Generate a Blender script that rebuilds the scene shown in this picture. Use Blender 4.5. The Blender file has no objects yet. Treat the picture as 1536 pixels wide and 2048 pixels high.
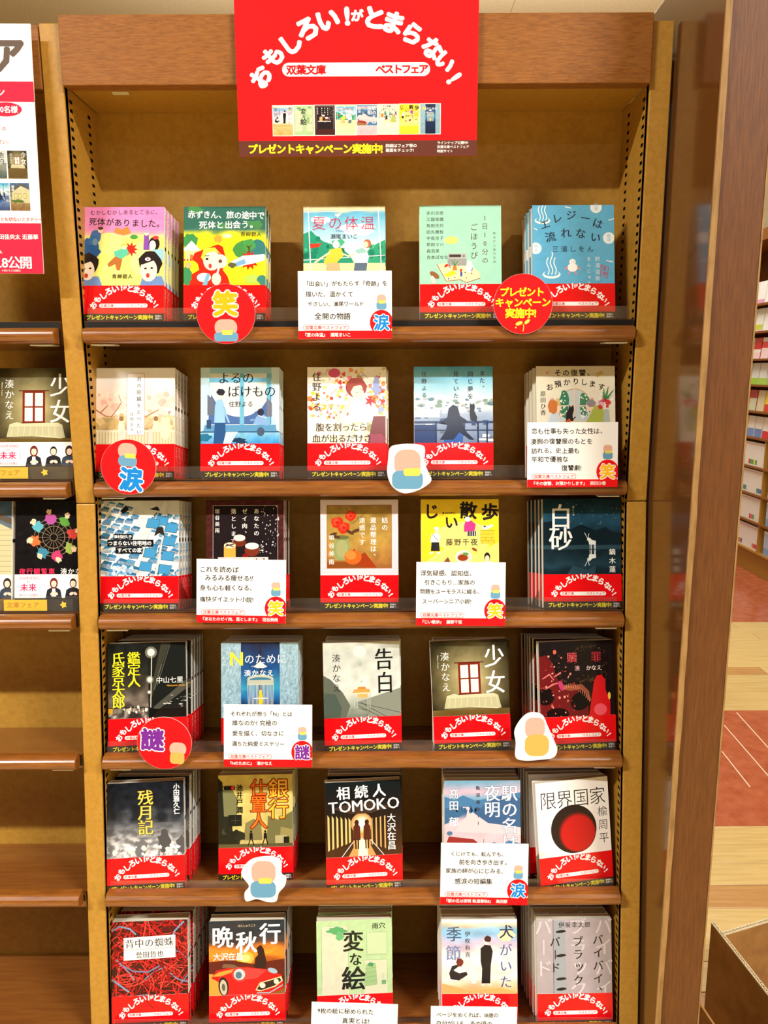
import bpy, math, random
from math import radians, sin, cos, tan, pi
from mathutils import Vector, Matrix, noise as mn

random.seed(7)
C = bpy.context.scene.collection
SC = bpy.context.scene

# ------------------------------------------------------------------ camera
TH = radians(10.5); ROLL = radians(0.25); FPX = 1540.0
CAMZ = 1.5
cd = bpy.data.cameras.new('camera'); cam = bpy.data.objects.new('camera', cd); C.objects.link(cam)
cd.sensor_fit = 'VERTICAL'; cd.sensor_height = 24.0; cd.lens = FPX / 2048 * 24.0
cd.clip_start = 0.02; cd.clip_end = 60
cam.matrix_world = (Matrix.Translation((0, 0, CAMZ)) @ Matrix.Rotation(pi / 2 - TH, 4, 'X') @ Matrix.Rotation(-ROLL, 4, 'Z'))
SC.camera = cam
CM = cam.matrix_world.copy()

def at(px, py, d):
    """photo pixel -> point on the vertical plane y = d"""
    v = CM.to_3x3() @ Vector(((px - 768) / FPX, -(py - 1024) / FPX, -1))
    return Vector((v.x, v.y, v.z)) * (d / v.y) + Vector((0, 0, CAMZ))

# ------------------------------------------------------------------ world, lights, exposure
w = bpy.data.worlds.new('world'); SC.world = w; w.use_nodes = True
w.node_tree.nodes['Background'].inputs[0].default_value = (1.0, 0.93, 0.82, 1)
w.node_tree.nodes['Background'].inputs[1].default_value = 0.06
SC.view_settings.view_transform = 'Standard'; SC.view_settings.look = 'None'
SC.view_settings.exposure = -0.72; SC.view_settings.gamma = 1.0; SC.view_settings.use_curve_mapping = False
CEIL = 4.0
def area(name, x, y, z, sx, sy, e, col, rx=0):
    ld = bpy.data.lights.new(name, 'AREA'); ld.shape = 'RECTANGLE'; ld.size = sx; ld.size_y = sy
    ld.energy = e; ld.color = col
    o = bpy.data.objects.new(name, ld); C.objects.link(o); o.location = (x, y, z); o.rotation_euler = (rx, 0, 0)
    return o
WARM = (1.0, 0.975, 0.925)
STRIPS = [(-2.8, -1.6, 520), (2.5, -1.6, 480), (0.3, -5.6, 60), (1.6, 2.9, 75), (1.6, 5.2, 120)]
for x_, y_, e_ in STRIPS: area('ceiling_strip_light', x_, y_, CEIL - 0.03, 1.5, 0.12, e_, WARM)
area('ceiling_fill_light', 0.3, 5.0, 3.2, 3.6, 0.3, 75, WARM, pi)  # added fill that brightens the ceiling from below, no fixture belongs to it

# ------------------------------------------------------------------ helpers
def s2l(c):
    return tuple(((v / 255) / 12.92 if v <= 10 else (((v / 255) + 0.055) / 1.055) ** 2.4) for v in c[:3])

def tag(o, label=None, cat=None, group=None, kind=None):
    if label: o['label'] = label
    if cat: o['category'] = cat
    if group: o['group'] = group
    if kind: o['kind'] = kind
    return o

def empty(name, loc=(0, 0, 0)):
    o = bpy.data.objects.new(name, None); C.objects.link(o); o.location = loc; o.empty_display_size = 0.05
    return o

class MB:
    def __init__(s): s.v = []; s.f = []; s.c = []
    def add(s, vs, fs, col=(200, 200, 200)):
        n = len(s.v); s.v += [tuple(v) for v in vs]; s.f += [tuple(i + n for i in f) for f in fs]
        s.c += [col] * len(vs) if not isinstance(col, list) else col
        return s
    def box(s, x0, y0, z0, x1, y1, z1, col=(200, 200, 200)):
        vs = [(x0, y0, z0), (x1, y0, z0), (x1, y1, z0), (x0, y1, z0), (x0, y0, z1), (x1, y0, z1), (x1, y1, z1), (x0, y1, z1)]
        return s.add(vs, [(0, 3, 2, 1), (4, 5, 6, 7), (0, 1, 5, 4), (1, 2, 6, 5), (2, 3, 7, 6), (3, 0, 4, 7)], col)
    def prism_x(s, prof, x0, x1, col=(200, 200, 200)):
        """prof: list of (y, z), extruded along x"""
        n = len(prof)
        vs = [(x0, y, z) for y, z in prof] + [(x1, y, z) for y, z in prof]
        fs = [tuple(range(n)), tuple(range(2 * n - 1, n - 1, -1))] + [(i, i + n, (i + 1) % n + n, (i + 1) % n) for i in range(n)]
        return s.add(vs, fs, col)
    def prism_z(s, prof, z0, z1, col=(200, 200, 200)):
        n = len(prof)
        vs = [(x, y, z0) for x, y in prof] + [(x, y, z1) for x, y in prof]
        fs = [tuple(range(n - 1, -1, -1)), tuple(range(n, 2 * n))] + [(i, (i + 1) % n, (i + 1) % n + n, i + n) for i in range(n)]
        return s.add(vs, fs, col)
    def mesh(s, name, mat, scale=1.0):
        me = bpy.data.meshes.new(name)
        me.from_pydata([(a * scale, b * scale, c * scale) for a, b, c in s.v], [], s.f)
        at_ = me.color_attributes.new('Col', 'FLOAT_COLOR', 'POINT')
        buf = []; cache = {}
        for c in s.c:
            k = tuple(c)
            if k not in cache: cache[k] = s2l(k) + (1.0,)
            buf.extend(cache[k])
        at_.data.foreach_set('color', buf)
        me.materials.append(mat); me.update()
        return me
    def build(s, name, mat, parent=None, scale=1.0, loc=None):
        o = bpy.data.objects.new(name, s.mesh(name, mat, scale)); C.objects.link(o)
        if parent: o.parent = parent
        if loc is not None: o.location = loc
        return o

def bevel(o, w_=0.001, seg=2):
    m = o.modifiers.new('bevel', 'BEVEL'); m.width = w_; m.segments = seg; m.limit_method = 'ANGLE'; m.angle_limit = radians(40)
    return o

# ------------------------------------------------------------------ materials
def base_mat(name, rough=0.5, spec=0.5):
    m = bpy.data.materials.new(name); m.use_nodes = True
    b = m.node_tree.nodes['Principled BSDF']; b.inputs['Roughness'].default_value = rough
    b.inputs['Specular IOR Level'].default_value = spec
    return m, m.node_tree, b
def attr_mat(name, rough, spec=0.5, coat=0.0, coat_r=0.1, fine=0.0):
    m, nt, b = base_mat(name, rough, spec)
    a = nt.nodes.new('ShaderNodeAttribute'); a.attribute_name = 'Col'
    nt.links.new(a.outputs['Color'], b.inputs['Base Color'])
    b.inputs['Coat Weight'].default_value = coat; b.inputs['Coat Roughness'].default_value = coat_r
    return m
def noise_mat(name, c1, c2, scale=(1, 1, 1), nscale=20, rough=0.5, spec=0.5, bump=0.0, detail=5, coat=0.0, coat_r=0.1, lo=0.35, hi=0.65, c3=None):
    m, nt, b = base_mat(name, rough, spec); N = nt.nodes; L = nt.links
    tc = N.new('ShaderNodeTexCoord'); mp = N.new('ShaderNodeMapping'); mp.inputs['Scale'].default_value = scale
    no = N.new('ShaderNodeTexNoise'); no.inputs['Scale'].default_value = nscale; no.inputs['Detail'].default_value = detail
    no.inputs['Roughness'].default_value = 0.6
    cr = N.new('ShaderNodeValToRGB'); e = cr.color_ramp.elements
    e[0].position = lo; e[0].color = s2l(c1) + (1,); e[1].position = hi; e[1].color = s2l(c2) + (1,)
    if c3:
        k = e.new((lo + hi) / 2); k.color = s2l(c3) + (1,)
    L.new(tc.outputs['Object'], mp.inputs[0]); L.new(mp.outputs[0], no.inputs['Vector']); L.new(no.outputs['Fac'], cr.inputs[0])
    L.new(cr.outputs[0], b.inputs['Base Color'])
    if bump:
        bp = N.new('ShaderNodeBump'); bp.inputs['Strength'].default_value = bump; bp.inputs['Distance'].default_value = 0.002
        L.new(no.outputs['Fac'], bp.inputs['Height']); L.new(bp.outputs[0], b.inputs['Normal'])
    b.inputs['Coat Weight'].default_value = coat; b.inputs['Coat Roughness'].default_value = coat_r
    return m
M_print = attr_mat('printed_jacket', 0.14, 0.35)
M_card = attr_mat('printed_card', 0.65, 0.15)
M_plain = attr_mat('painted', 0.5, 0.4)
M_page = noise_mat('page_edges', (204, 196, 172), (232, 226, 206), (20, 900, 2), 1.0, 0.8, 0.2)
M_gold = noise_mat('gold_enamel', (166, 122, 40), (180, 134, 52), (1, 1, 1), 160, 0.42, 0.5, 0.05)
M_back = noise_mat('gold_back_board', (166, 122, 42), (180, 136, 52), (1, 1, 1), 120, 0.5, 0.4)
M_black = base_mat('black_metal', 0.5, 0.4)[0]; M_black.node_tree.nodes['Principled BSDF'].inputs['Base Color'].default_value = (0.006, 0.005, 0.004, 1)
M_rail = noise_mat('rail_wood', (112, 62, 20), (146, 88, 32), (9, 90, 90), 3, 0.3, 0.5, 0.0, coat=0.5, coat_r=0.22, lo=0.3, hi=0.7)
M_header = noise_mat('header_oak', (120, 74, 30), (150, 96, 42), (24, 130, 160), 3.5, 0.5, 0.25, 0.2, lo=0.3, hi=0.68, c3=(138, 86, 36))
M_shelf = noise_mat('shelf_wood', (122, 72, 30), (142, 88, 38), (6, 60, 60), 2.2, 0.2, 0.5, 0.0, lo=0.3, hi=0.7)
M_panel = noise_mat('glossy_panel', (84, 50, 22), (102, 64, 30), (90, 90, 6), 2.5, 0.16, 0.5, 0.0, coat=0.6, coat_r=0.1, lo=0.3, hi=0.7)
M_board = noise_mat('pillar_veneer', (80, 44, 15), (102, 59, 22), (160, 160, 12), 2.5, 0.5, 0.35, 0.15, lo=0.3, hi=0.7)
M_edge = noise_mat('plywood_edge', (126, 94, 52), (154, 120, 74), (40, 40, 6), 4, 0.6, 0.3, 0.1)
M_ceil = noise_mat('ceiling_board', (205, 186, 150), (216, 198, 164), (1, 1, 1), 60, 0.9, 0.1)
M_wall = noise_mat('plaster_wall', (206, 196, 160), (216, 206, 172), (1, 1, 1), 30, 0.9, 0.1)
M_fl_light = noise_mat('light_plank', (190, 160, 98), (212, 188, 128), (3, 50, 50), 1.6, 0.3, 0.5, lo=0.3, hi=0.7, c3=(204, 176, 114))
M_fl_tan = noise_mat('tan_plank', (168, 120, 66), (194, 150, 90), (3, 50, 50), 1.6, 0.3, 0.5, lo=0.3, hi=0.7)
M_fl_red = noise_mat('red_floor', (158, 78, 48), (184, 104, 70), (2, 2, 2), 9, 0.2, 0.5, lo=0.3, hi=0.7)
M_cardb = noise_mat('cardboard', (150, 106, 58), (172, 124, 70), (3, 3, 3), 8, 0.8, 0.2)
M_flute = noise_mat('cardboard_liner', (216, 202, 168), (232, 220, 190), (3, 3, 3), 30, 0.8, 0.2)
def acrylic_mat():
    m = bpy.data.materials.new('clear_acrylic'); m.use_nodes = True; nt = m.node_tree; N = nt.nodes; L = nt.links
    for n in list(N): N.remove(n)
    out = N.new('ShaderNodeOutputMaterial'); mix = N.new('ShaderNodeMixShader'); tr = N.new('ShaderNodeBsdfTransparent')
    gl = N.new('ShaderNodeBsdfGlossy'); gl.inputs['Roughness'].default_value = 0.08; fr = N.new('ShaderNodeFresnel'); fr.inputs[0].default_value = 1.6
    df = N.new('ShaderNodeBsdfDiffuse'); df.inputs[0].default_value = (0.55, 0.5, 0.42, 1); m2 = N.new('ShaderNodeMixShader'); m2.inputs[0].default_value = 0.035
    tr.inputs[0].default_value = (0.97, 0.965, 0.95, 1)
    mix.inputs[0].default_value = 0.055; L.new(tr.outputs[0], mix.inputs[1]); L.new(gl.outputs[0], mix.inputs[2])
    L.new(mix.outputs[0], m2.inputs[1]); L.new(df.outputs[0], m2.inputs[2]); L.new(m2.outputs[0], out.inputs[0])
    return m
M_acr = acrylic_mat()

# ------------------------------------------------------------------ glyphs and flat print
_gc = {}
def glyph(ch, b=0.0):
    k = (ch, b)
    if k not in _gc:
        cu = bpy.data.curves.new('glyph', 'FONT'); cu.body = ch; cu.size = 1; cu.resolution_u = 2; cu.offset = b
        o = bpy.data.objects.new('glyph', cu); me = o.to_mesh()
        vs = [(v.co.x, v.co.y) for v in me.vertices]; fs = [tuple(p.vertices) for p in me.polygons]
        if vs:
            x0 = min(v[0] for v in vs); x1 = max(v[0] for v in vs)
        else: x0 = x1 = 0
        o.to_mesh_clear(); bpy.data.objects.remove(o); bpy.data.curves.remove(cu)
        wide = ord(ch) > 0x2000
        cx = 0.5 if wide else (x0 + x1) / 2
        adv = 1.0 if wide else (0.35 if ch == ' ' else (x1 - x0) + 0.09)
        _gc[k] = ([(x - cx, y - 0.38) for x, y in vs], fs, adv)
    return _gc[k]

class Art:
    """flat print, drawn in millimetres (u right, v up); every call is one ink layer"""
    def __init__(s, W=105, H=148, x0=-52.5, y0=0.0, z0=0.0, step=0.012):
        s.W = W; s.H = H; s.x0 = x0; s.y0 = y0; s.z0 = z0; s.step = step; s.k = 1; s.mx = 0; s.mb = MB(); s.clip_on = True
        s.box_ = (0, 0, W, H)
    def put(s, pts, fs, col, sub=0):
        y = s.y0 - (s.k + sub * .3) * s.step; s.mx = max(s.mx, sub)
        s.mb.add([(u + s.x0, y, v + s.z0) for u, v in pts], fs, col)
    def nx(s): s.k += 1 + int(s.mx * .3); s.mx = 0
    def clip(s, pts):
        x0, y0, x1, y1 = s.box_
        for ax, lim, sg in ((0, x0, 1), (0, x1, -1), (1, y0, 1), (1, y1, -1)):
            out = []
            for i in range(len(pts)):
                a = pts[i - 1]; b = pts[i]; da = (a[ax] - lim) * sg; db = (b[ax] - lim) * sg
                if (da >= 0) != (db >= 0):
                    t = da / (da - db); out.append((a[0] + (b[0] - a[0]) * t, a[1] + (b[1] - a[1]) * t))
                if db >= 0: out.append(b)
            pts = out
            if not pts: return pts
        return pts
    def p(s, pts, c, nx=True):
        pts = s.clip([tuple(q) for q in pts])
        if len(pts) > 2: s.put(pts, [tuple(range(len(pts)))], c)
        if nx: s.nx()
        return s
    def r(s, x0, y0, x1, y1, c, nx=True): return s.p([(x0, y0), (x1, y0), (x1, y1), (x0, y1)], c, nx)
    def e(s, cx, cy, rx, ry, c, rot=0, n=22, nx=True, a0=0, a1=360):
        cr, sr = cos(radians(rot)), sin(radians(rot)); pts = []
        for i in range(n + (1 if a1 - a0 < 360 else 0)):
            a = radians(a0 + (a1 - a0) * i / n); x, y = rx * cos(a), ry * sin(a)
            pts.append((cx + x * cr - y * sr, cy + x * sr + y * cr))
        return s.p(pts, c, nx)
    def rr(s, x0, y0, x1, y1, rad, c):
        pts = []
        for cx, cy, a0 in ((x1 - rad, y0 + rad, -90), (x1 - rad, y1 - rad, 0), (x0 + rad, y1 - rad, 90), (x0 + rad, y0 + rad, 180)):
            for i in range(6):
                a = radians(a0 + 18 * i); pts.append((cx + rad * cos(a), cy + rad * sin(a)))
        return s.p(pts, c)
    def l(s, pts, w_, c, nx=True):
        L_ = []; R_ = []
        n = len(pts)
        for i in range(n):
            a = pts[max(0, i - 1)]; b = pts[min(n - 1, i + 1)]; dx, dy = b[0] - a[0], b[1] - a[1]; d = math.hypot(dx, dy) or 1
            ww = (w_[i] if isinstance(w_, (list, tuple)) else w_) / 2
            L_.append((pts[i][0] - dy / d * ww, pts[i][1] + dx / d * ww)); R_.append((pts[i][0] + dy / d * ww, pts[i][1] - dx / d * ww))
        for i in range(n - 1): s.p([L_[i], R_[i], R_[i + 1], L_[i + 1]], c, False)
        if nx: s.nx()
        return s
    def blob(s, cx, cy, rx, ry, c, j=0.18, n=16, seed=0, nx=True):
        rd = random.Random(seed * 77 + int(cx * 13 + cy * 7)); pts = []
        for i in range(n):
            a = 2 * pi * i / n; q = 1 + rd.uniform(-j, j); pts.append((cx + rx * q * cos(a), cy + ry * q * sin(a)))
        return s.p(pts, c, nx)
    def star(s, cx, cy, r1, r2, n, c):
        return s.p([(cx + (r1 if i % 2 else r2) * cos(pi * i / n), cy + (r1 if i % 2 else r2) * sin(pi * i / n)) for i in range(2 * n)], c)
    def sc(s, n, box, rmin, rmax, cols, seed=1, asp=1.0, j=0.2):
        rd = random.Random(seed)
        for i in range(n):
            r_ = rd.uniform(rmin, rmax); s.blob(rd.uniform(box[0], box[2]), rd.uniform(box[1], box[3]), r_, r_ * asp, rd.choice(cols), j, 9, i, False)
            if i % 6 == 5: s.nx()
        s.nx(); return s
    def g(s, stops, nz=0.0, sc_=0.05, nu=22, nv=30, box=None, seed=0.0, tint=None, asp=1.0):
        """soft painted ground: stops [(v, colour)] bottom to top, blotches of amount nz"""
        x0, y0, x1, y1 = box or (0, 0, s.W, s.H); pts = []; cols = []
        for j in range(nv + 1):
            for i in range(nu + 1):
                u = x0 + (x1 - x0) * i / nu; v = y0 + (y1 - y0) * j / nv
                vv = v + (nz * 60 * mn.noise(Vector((u * sc_ * asp, v * sc_, seed + 9))))
                c = stops[0][1]
                for a, b in zip(stops, stops[1:]):
                    if vv >= a[0]:
                        t = min(1, (vv - a[0]) / max(1e-6, b[0] - a[0])); c = tuple(a[1][q] + (b[1][q] - a[1][q]) * t for q in range(3))
                k = mn.fractal(Vector((u * sc_ * 2 * asp, v * sc_ * 2, seed)), 1.0, 2.0, 3) * nz
                if tint: c = tuple(c[q] + (tint[q] - c[q]) * max(0, min(1, 0.5 * k + abs(k))) for q in range(3))
                else: c = tuple(c[q] * (1 + k) for q in range(3))
                pts.append((u, v)); cols.append(tuple(max(0, min(255, round(q))) for q in c))
        y = s.y0 - s.k * s.step
        n = nu + 1
        s.mb.add([(u + s.x0, y, v + s.z0) for u, v in pts], [(j * n + i, j * n + i + 1, (j + 1) * n + i + 1, (j + 1) * n + i) for j in range(nv) for i in range(nu)], cols)
        s.nx(); return s
    def gf(s, fn, nu=24, nv=30, box=None):
        x0, y0, x1, y1 = box or (0, 0, s.W, s.H); pts = []; cols = []; n = nu + 1
        for j in range(nv + 1):
            for i in range(nu + 1):
                u = x0 + (x1 - x0) * i / nu; v = y0 + (y1 - y0) * j / nv; pts.append((u, v)); cols.append(tuple(max(0, min(255, round(q))) for q in fn(u, v)))
        y = s.y0 - s.k * s.step
        s.mb.add([(u + s.x0, y, v + s.z0) for u, v in pts], [(j * n + i, j * n + i + 1, (j + 1) * n + i + 1, (j + 1) * n + i) for j in range(nv) for i in range(nu)], cols)
        s.nx(); return s
    def ch(s, c_, x, y, sz, col, b=0.0, rot=0, sx=1.0, minc=False):
        vs, fs, adv = glyph(c_, min(b, 0.0))
        if not vs: return adv
        cr, sr = cos(radians(rot)), sin(radians(rot))
        offs = [(0, 0)]
        if b > 0.003:
            n = 4 if b < .014 else 6 if b < .03 else 8
            offs = [(b * cos(2 * pi * i / n + .4), b * sin(2 * pi * i / n + .4)) for i in range(n)]
            if b > .07: offs += [(b * .55 * cos(pi * i / 3), b * .55 * sin(pi * i / 3)) for i in range(6)]
        if minc: offs = [(o[0] + d_, o[1]) for o in (offs if b > 0.003 else [(0, 0)]) for d_ in (-.016, .016)]
        for si, (ox, oy) in enumerate(offs):
            pts = []
            for a, q in vs:
                a = (a + ox) * sz * sx; q = (q + oy) * sz
                pts.append((x + a * cr - q * sr, y + a * sr + q * cr))
            s.put(pts, fs, col, si)
        return adv
    def t(s, txt, x, y, sz, col, d='h', b=0.0, sp=1.04, sx=1.0, rot=0, jit=0.0, minc=False, nx=True):
        """x, y: centre of the first letter; d 'h' across or 'v' down"""
        rd = random.Random(len(txt) * 31 + int(x)); cx, cy = x, y; cr, sr = cos(radians(rot)), sin(radians(rot)); prev = None
        for c_ in txt:
            adv = glyph(c_)[2]
            if d == 'h':
                st = 0 if prev is None else (prev + adv) / 2 * sz * sp * sx
                cx += st * cr; cy += st * sr
                s.ch(c_, cx + rd.uniform(-jit, jit) * sz, cy + rd.uniform(-jit, jit) * sz, sz * (1 + rd.uniform(-jit, jit)), col, b, rot + rd.uniform(-jit, jit) * 60, sx, minc)
            else:
                if prev is not None: cy -= sz * sp
                if c_ in 'ー…': s.ch(c_, cx, cy, sz, col, b, -90, 1, minc)
                elif c_ in '、。': s.ch(c_, cx + sz * 0.5, cy + sz * 0.5, sz, col, b, 0, 1, minc)
                elif c_ in 'っょゅゃッュャ': s.ch(c_, cx + sz * 0.1, cy + sz * 0.1, sz, col, b, 0, 1, minc)
                else: s.ch(c_, cx, cy, sz, col, b, rot, sx, minc)
            prev = adv
        if nx: s.nx()
        return s
    def ot(s, txt, x, y, sz, col, oc, b=0.02, ob=0.05, **k):
        s.t(txt, x, y, sz, oc, b=ob, **k); return s.t(txt, x, y, sz, col, b=b, **k)

WHT = (246, 247, 248); RED = (226, 16, 22); YEL = (250, 236, 40); BLK = (24, 22, 22); DK = (52, 44, 40)
SLOGAN = [('お', 230, 415, 58, 100), ('も', 300, 300, 46, 100), ('し', 395, 232, 36, 105), ('ろ', 490, 152, 25, 112), ('い', 600, 105, 14, 110), ('!', 706, 82, 3, 108), ('が', 760, 84, 0, 56),
          ('と', 852, 95, -6, 110), ('ま', 955, 122, -18, 108), ('ら', 1060, 182, -28, 105), ('な', 1168, 262, -38, 100), ('い', 1238, 335, -48, 95), ('!', 1292, 425, -56, 100)]
def slogan(A, ox, oy, kx, ky, b=0.045):
    for c_, x, y, r_, sz in SLOGAN:
        A.ch(c_, ox + x * kx, oy - y * ky, sz * kx * 1.22, WHT, b, r_)
    A.nx()

def band_art(x0=-52.6, y0=-0.75, step=0.012):
    A = Art(105.2, 46, x0, y0, 0, step); A.r(0, 0, 105.2, 46, RED); A.r(0, 0, 105.2, 9.6, (52, 38, 34))
    slogan(A, -3.0, 49.0, 0.0760, 0.0690)
    A.rr(22, 17.5, 84, 22.6, 2.5, WHT); A.t('双葉文庫', 25.8, 20.1, 4.1, RED, b=0.02); A.t('ベストフェア', 59.5, 20.1, 4.0, RED, b=0.02)
    A.t('プレゼントキャンペーン実施中!', 8.6, 4.9, 6.6, YEL, b=0.035, sp=0.98, sx=0.93)
    A.t('詳細は', 95, 6.4, 2.8, WHT, b=0.01, sp=1.0); A.t('裏面へ!', 95, 3.2, 2.8, WHT, b=0.01, sp=1.0)
    return A

# ------------------------------------------------------------------ covers
COV = {}
def cover(f): COV[f.__name__] = f; return f
SKIN = (246, 214, 184)
def mixc(a, b, t): t = max(0, min(1, t)); return tuple(a[i] + (b[i] - a[i]) * t for i in range(3))
def radial(cx, cy, rx, ry, cin, cout, nz=.1, pw=1.0):
    def f(u, v):
        r_ = math.hypot((u - cx) / rx, (v - cy) / ry) + nz * mn.fractal(Vector((u * .08, v * .08, cx)), 1, 2, 4); return mixc(cin, cout, r_ ** pw if r_ > 0 else 0)
    return f
def person(A, x, y, h, hair, top, legs, face=0):
    A.p([(x - h * .10, y), (x + h * .10, y), (x + h * .11, y + h * .42), (x - h * .11, y + h * .42)], legs)
    A.p([(x - h * .15, y + h * .38), (x + h * .15, y + h * .38), (x + h * .13, y + h * .74), (x, y + h * .8), (x - h * .13, y + h * .74)], top)
    A.e(x, y + h * .88, h * .09, h * .11, SKIN, n=12); A.e(x - face * h * .02, y + h * .93, h * .10, h * .08, hair, n=12)

@cover
def pink(A):
    A.g([(0, (238, 236, 130)), (108, (240, 238, 120)), (116, (228, 140, 196)), (148, (226, 134, 196))], .05, .05)
    A.blob(30, 100, 24, 14, (232, 240, 140), .1); A.blob(80, 80, 20, 22, (246, 240, 150), .1)
    A.t('むかしむかしあるところに、', 13, 141, 6.6, (52, 40, 44), sp=1.06, b=0.01, jit=.03); A.t('死体がありました。', 13, 129, 10.6, (44, 34, 38), sp=1.03, b=0.015, jit=.03, rot=-2)
    A.p([(40, 115), (43, 122), (50, 119), (58, 123), (62, 114), (52, 111)], (206, 130, 60)); A.e(66, 109, 5, 3, (70, 150, 70))
    A.p([(78, 92), (86, 92), (85, 112), (79, 112)], (132, 76, 172)); A.e(82, 114, 3, 3.4, SKIN); A.e(82, 116, 3.2, 2, (180, 160, 200))
    A.blob(17, 110, 7, 8, (70, 110, 170), .1); A.e(23, 118, 3.4, 3.6, SKIN); A.e(23, 120.5, 3.6, 2.2, (90, 60, 50))
    A.blob(10, 96, 11, 12, (46, 96, 160), .12); A.e(14, 104, 6.5, 7, (52, 104, 168)); A.e(16, 103, 3.6, 4.5, (110, 140, 170)); A.p([(2, 84), (16, 80), (24, 90), (18, 98), (4, 100)], (40, 88, 150))
    A.star(62, 93, 5, 10, 9, (216, 40, 30)); A.p([(40, 90), (56, 96), (60, 88), (50, 80), (42, 82)], (90, 190, 160)); A.e(53, 97, 4, 3.6, (246, 196, 80)); A.e(53.5, 95.5, 3.2, 2.6, SKIN)
    A.p([(42, 84), (51, 80), (48, 66), (44, 66), (42, 74), (34, 70), (32, 74)], (176, 104, 50)); A.l([(44, 66), (42, 60)], 2, SKIN); A.l([(32, 72), (27, 65)], 2, SKIN)
    A.e(92, 100, 7, 9, (40, 26, 30)); A.e(90, 98, 4.2, 6.4, (250, 232, 220)); A.p([(84, 78), (104, 78), (104, 94), (90, 92)], (150, 200, 220)); A.e(94, 108, 4, 2.4, (214, 60, 70))
    for x, s_ in ((9, 1), (88, 1.15)):
        A.p([(x - 13 * s_, 44), (x + 17 * s_, 44), (x + 12 * s_, 58), (x - 9 * s_, 58)], (108, 140, 196))
        A.blob(x - 1, 74, 13 * s_, 14 * s_, (36, 26, 30), .08); A.e(x - 3, 66, 9.5 * s_, 13 * s_, (250, 226, 208))
        A.p([(x - 13 * s_, 74), (x - 3, 85 * 1.0), (x + 11 * s_, 76), (x + 3, 78), (x - 10 * s_, 73)], (36, 26, 30))
        A.e(x - 7, 68, 1.9, 1.3, BLK, n=8, nx=False); A.e(x + 1, 68.5, 1.9, 1.3, BLK, n=8); A.e(x - 4, 59, 2.4, 3.2, (190, 60, 60), n=10)
    A.e(84, 80, 3.6, 2.4, (250, 250, 250)); A.e(84, 80, 1.2, 1.2, (220, 60, 120))
    A.t('青柳碧人', 41, 58, 6.4, (60, 50, 40), minc=True, sp=1.06)
@cover
def green(A):
    A.g([(0, (226, 226, 40)), (110, (240, 236, 40)), (118, (58, 112, 96)), (148, (46, 96, 90))], .10, .06)
    A.p([(0, 118), (20, 122), (44, 121), (70, 125), (105, 118), (105, 148), (0, 148)], (50, 104, 92))
    for x, y in ((15, 144), (50, 123), (90, 125)): A.blob(x, y, 10, 5, (70, 134, 80), .3)
    A.t('赤ずきん、旅の途中で', 10, 138, 10.6, WHT, b=.02, sp=.98, sx=.95, jit=.04, rot=-1); A.t('死体と出会う。', 25, 124, 10.6, WHT, b=.02, sp=1.02, jit=.03, rot=1)
    A.blob(8, 103, 10, 10, (60, 140, 80), .12); A.p([(2, 78), (18, 78), (18, 92), (2, 92)], (246, 222, 160)); A.p([(-2, 91), (22, 91), (10, 104)], (252, 246, 230)); A.r(8, 78, 12, 86, (200, 120, 60)); 
    for x in range(1, 22, 4): A.e(x, 79, 1.2, 1.4, (220, 60, 50), n=8, nx=False)
    A.nx(); A.blob(44, 106, 5, 5, (228, 160, 60), .2); A.blob(56, 110, 7, 3, (250, 248, 190), .2)
    A.t('青柳碧人', 76, 112, 6.6, (70, 60, 30), minc=True, sp=1.04)
    A.blob(76, 92, 13, 11, (66, 140, 70), .1); A.blob(94, 92, 13, 13, (50, 120, 120), .1); A.blob(84, 98, 8, 8, (70, 150, 80), .12)
    A.p([(83, 84), (85, 84), (85, 95), (88, 99), (84, 96), (80, 98), (83, 93)], (90, 60, 30))
    A.p([(0, 46), (60, 46), (56, 58), (50, 66), (55, 78), (50, 96), (44, 99), (30, 94), (14, 88), (11, 80), (18, 74), (20, 66), (10, 60)], (222, 40, 24))
    A.e(36, 78, 11, 13, (252, 228, 206)); A.p([(22, 82), (26, 94), (40, 95), (48, 86), (40, 90), (30, 88), (25, 78)], (246, 206, 70)); A.e(30, 80, 2, 1.5, BLK, n=8); A.e(34, 71, 2.2, 3.2, (200, 60, 60), n=10); A.l([(27, 84), (33, 84)], .8, BLK)
    A.e(47, 77, 9, 9, (250, 240, 226)); A.e(47, 77, 7.2, 7.2, (236, 214, 200)); A.e(47, 77, 4.2, 3.2, WHT); A.e(47, 77, 2.5, 2.5, (110, 70, 40)); A.l([(45, 68), (41, 52)], 2.6, (250, 240, 226))
    A.e(26, 56, 9, 6, (250, 246, 240)); A.p([(24, 46), (30, 46), (34, 60), (30, 62)], (120, 180, 210)); A.e(42, 54, 6, 8, (250, 226, 204))
    A.star(84, 78, 8, 13, 11, (216, 40, 24)); A.p([(60, 76), (76, 84), (104, 86), (104, 78), (90, 74), (70, 70)], (252, 250, 246)); A.p([(64, 74), (78, 80), (80, 74), (68, 70)], (120, 170, 210)); A.blob(62, 72, 5, 3.4, (90, 90, 60), .2)
    A.blob(4, 58, 7, 12, (60, 140, 90), .15); A.blob(88, 54, 12, 6, (180, 210, 90), .2); A.blob(102, 52, 7, 7, (60, 130, 120), .2); A.e(6, 72, 4, 4, (230, 180, 120))
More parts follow.
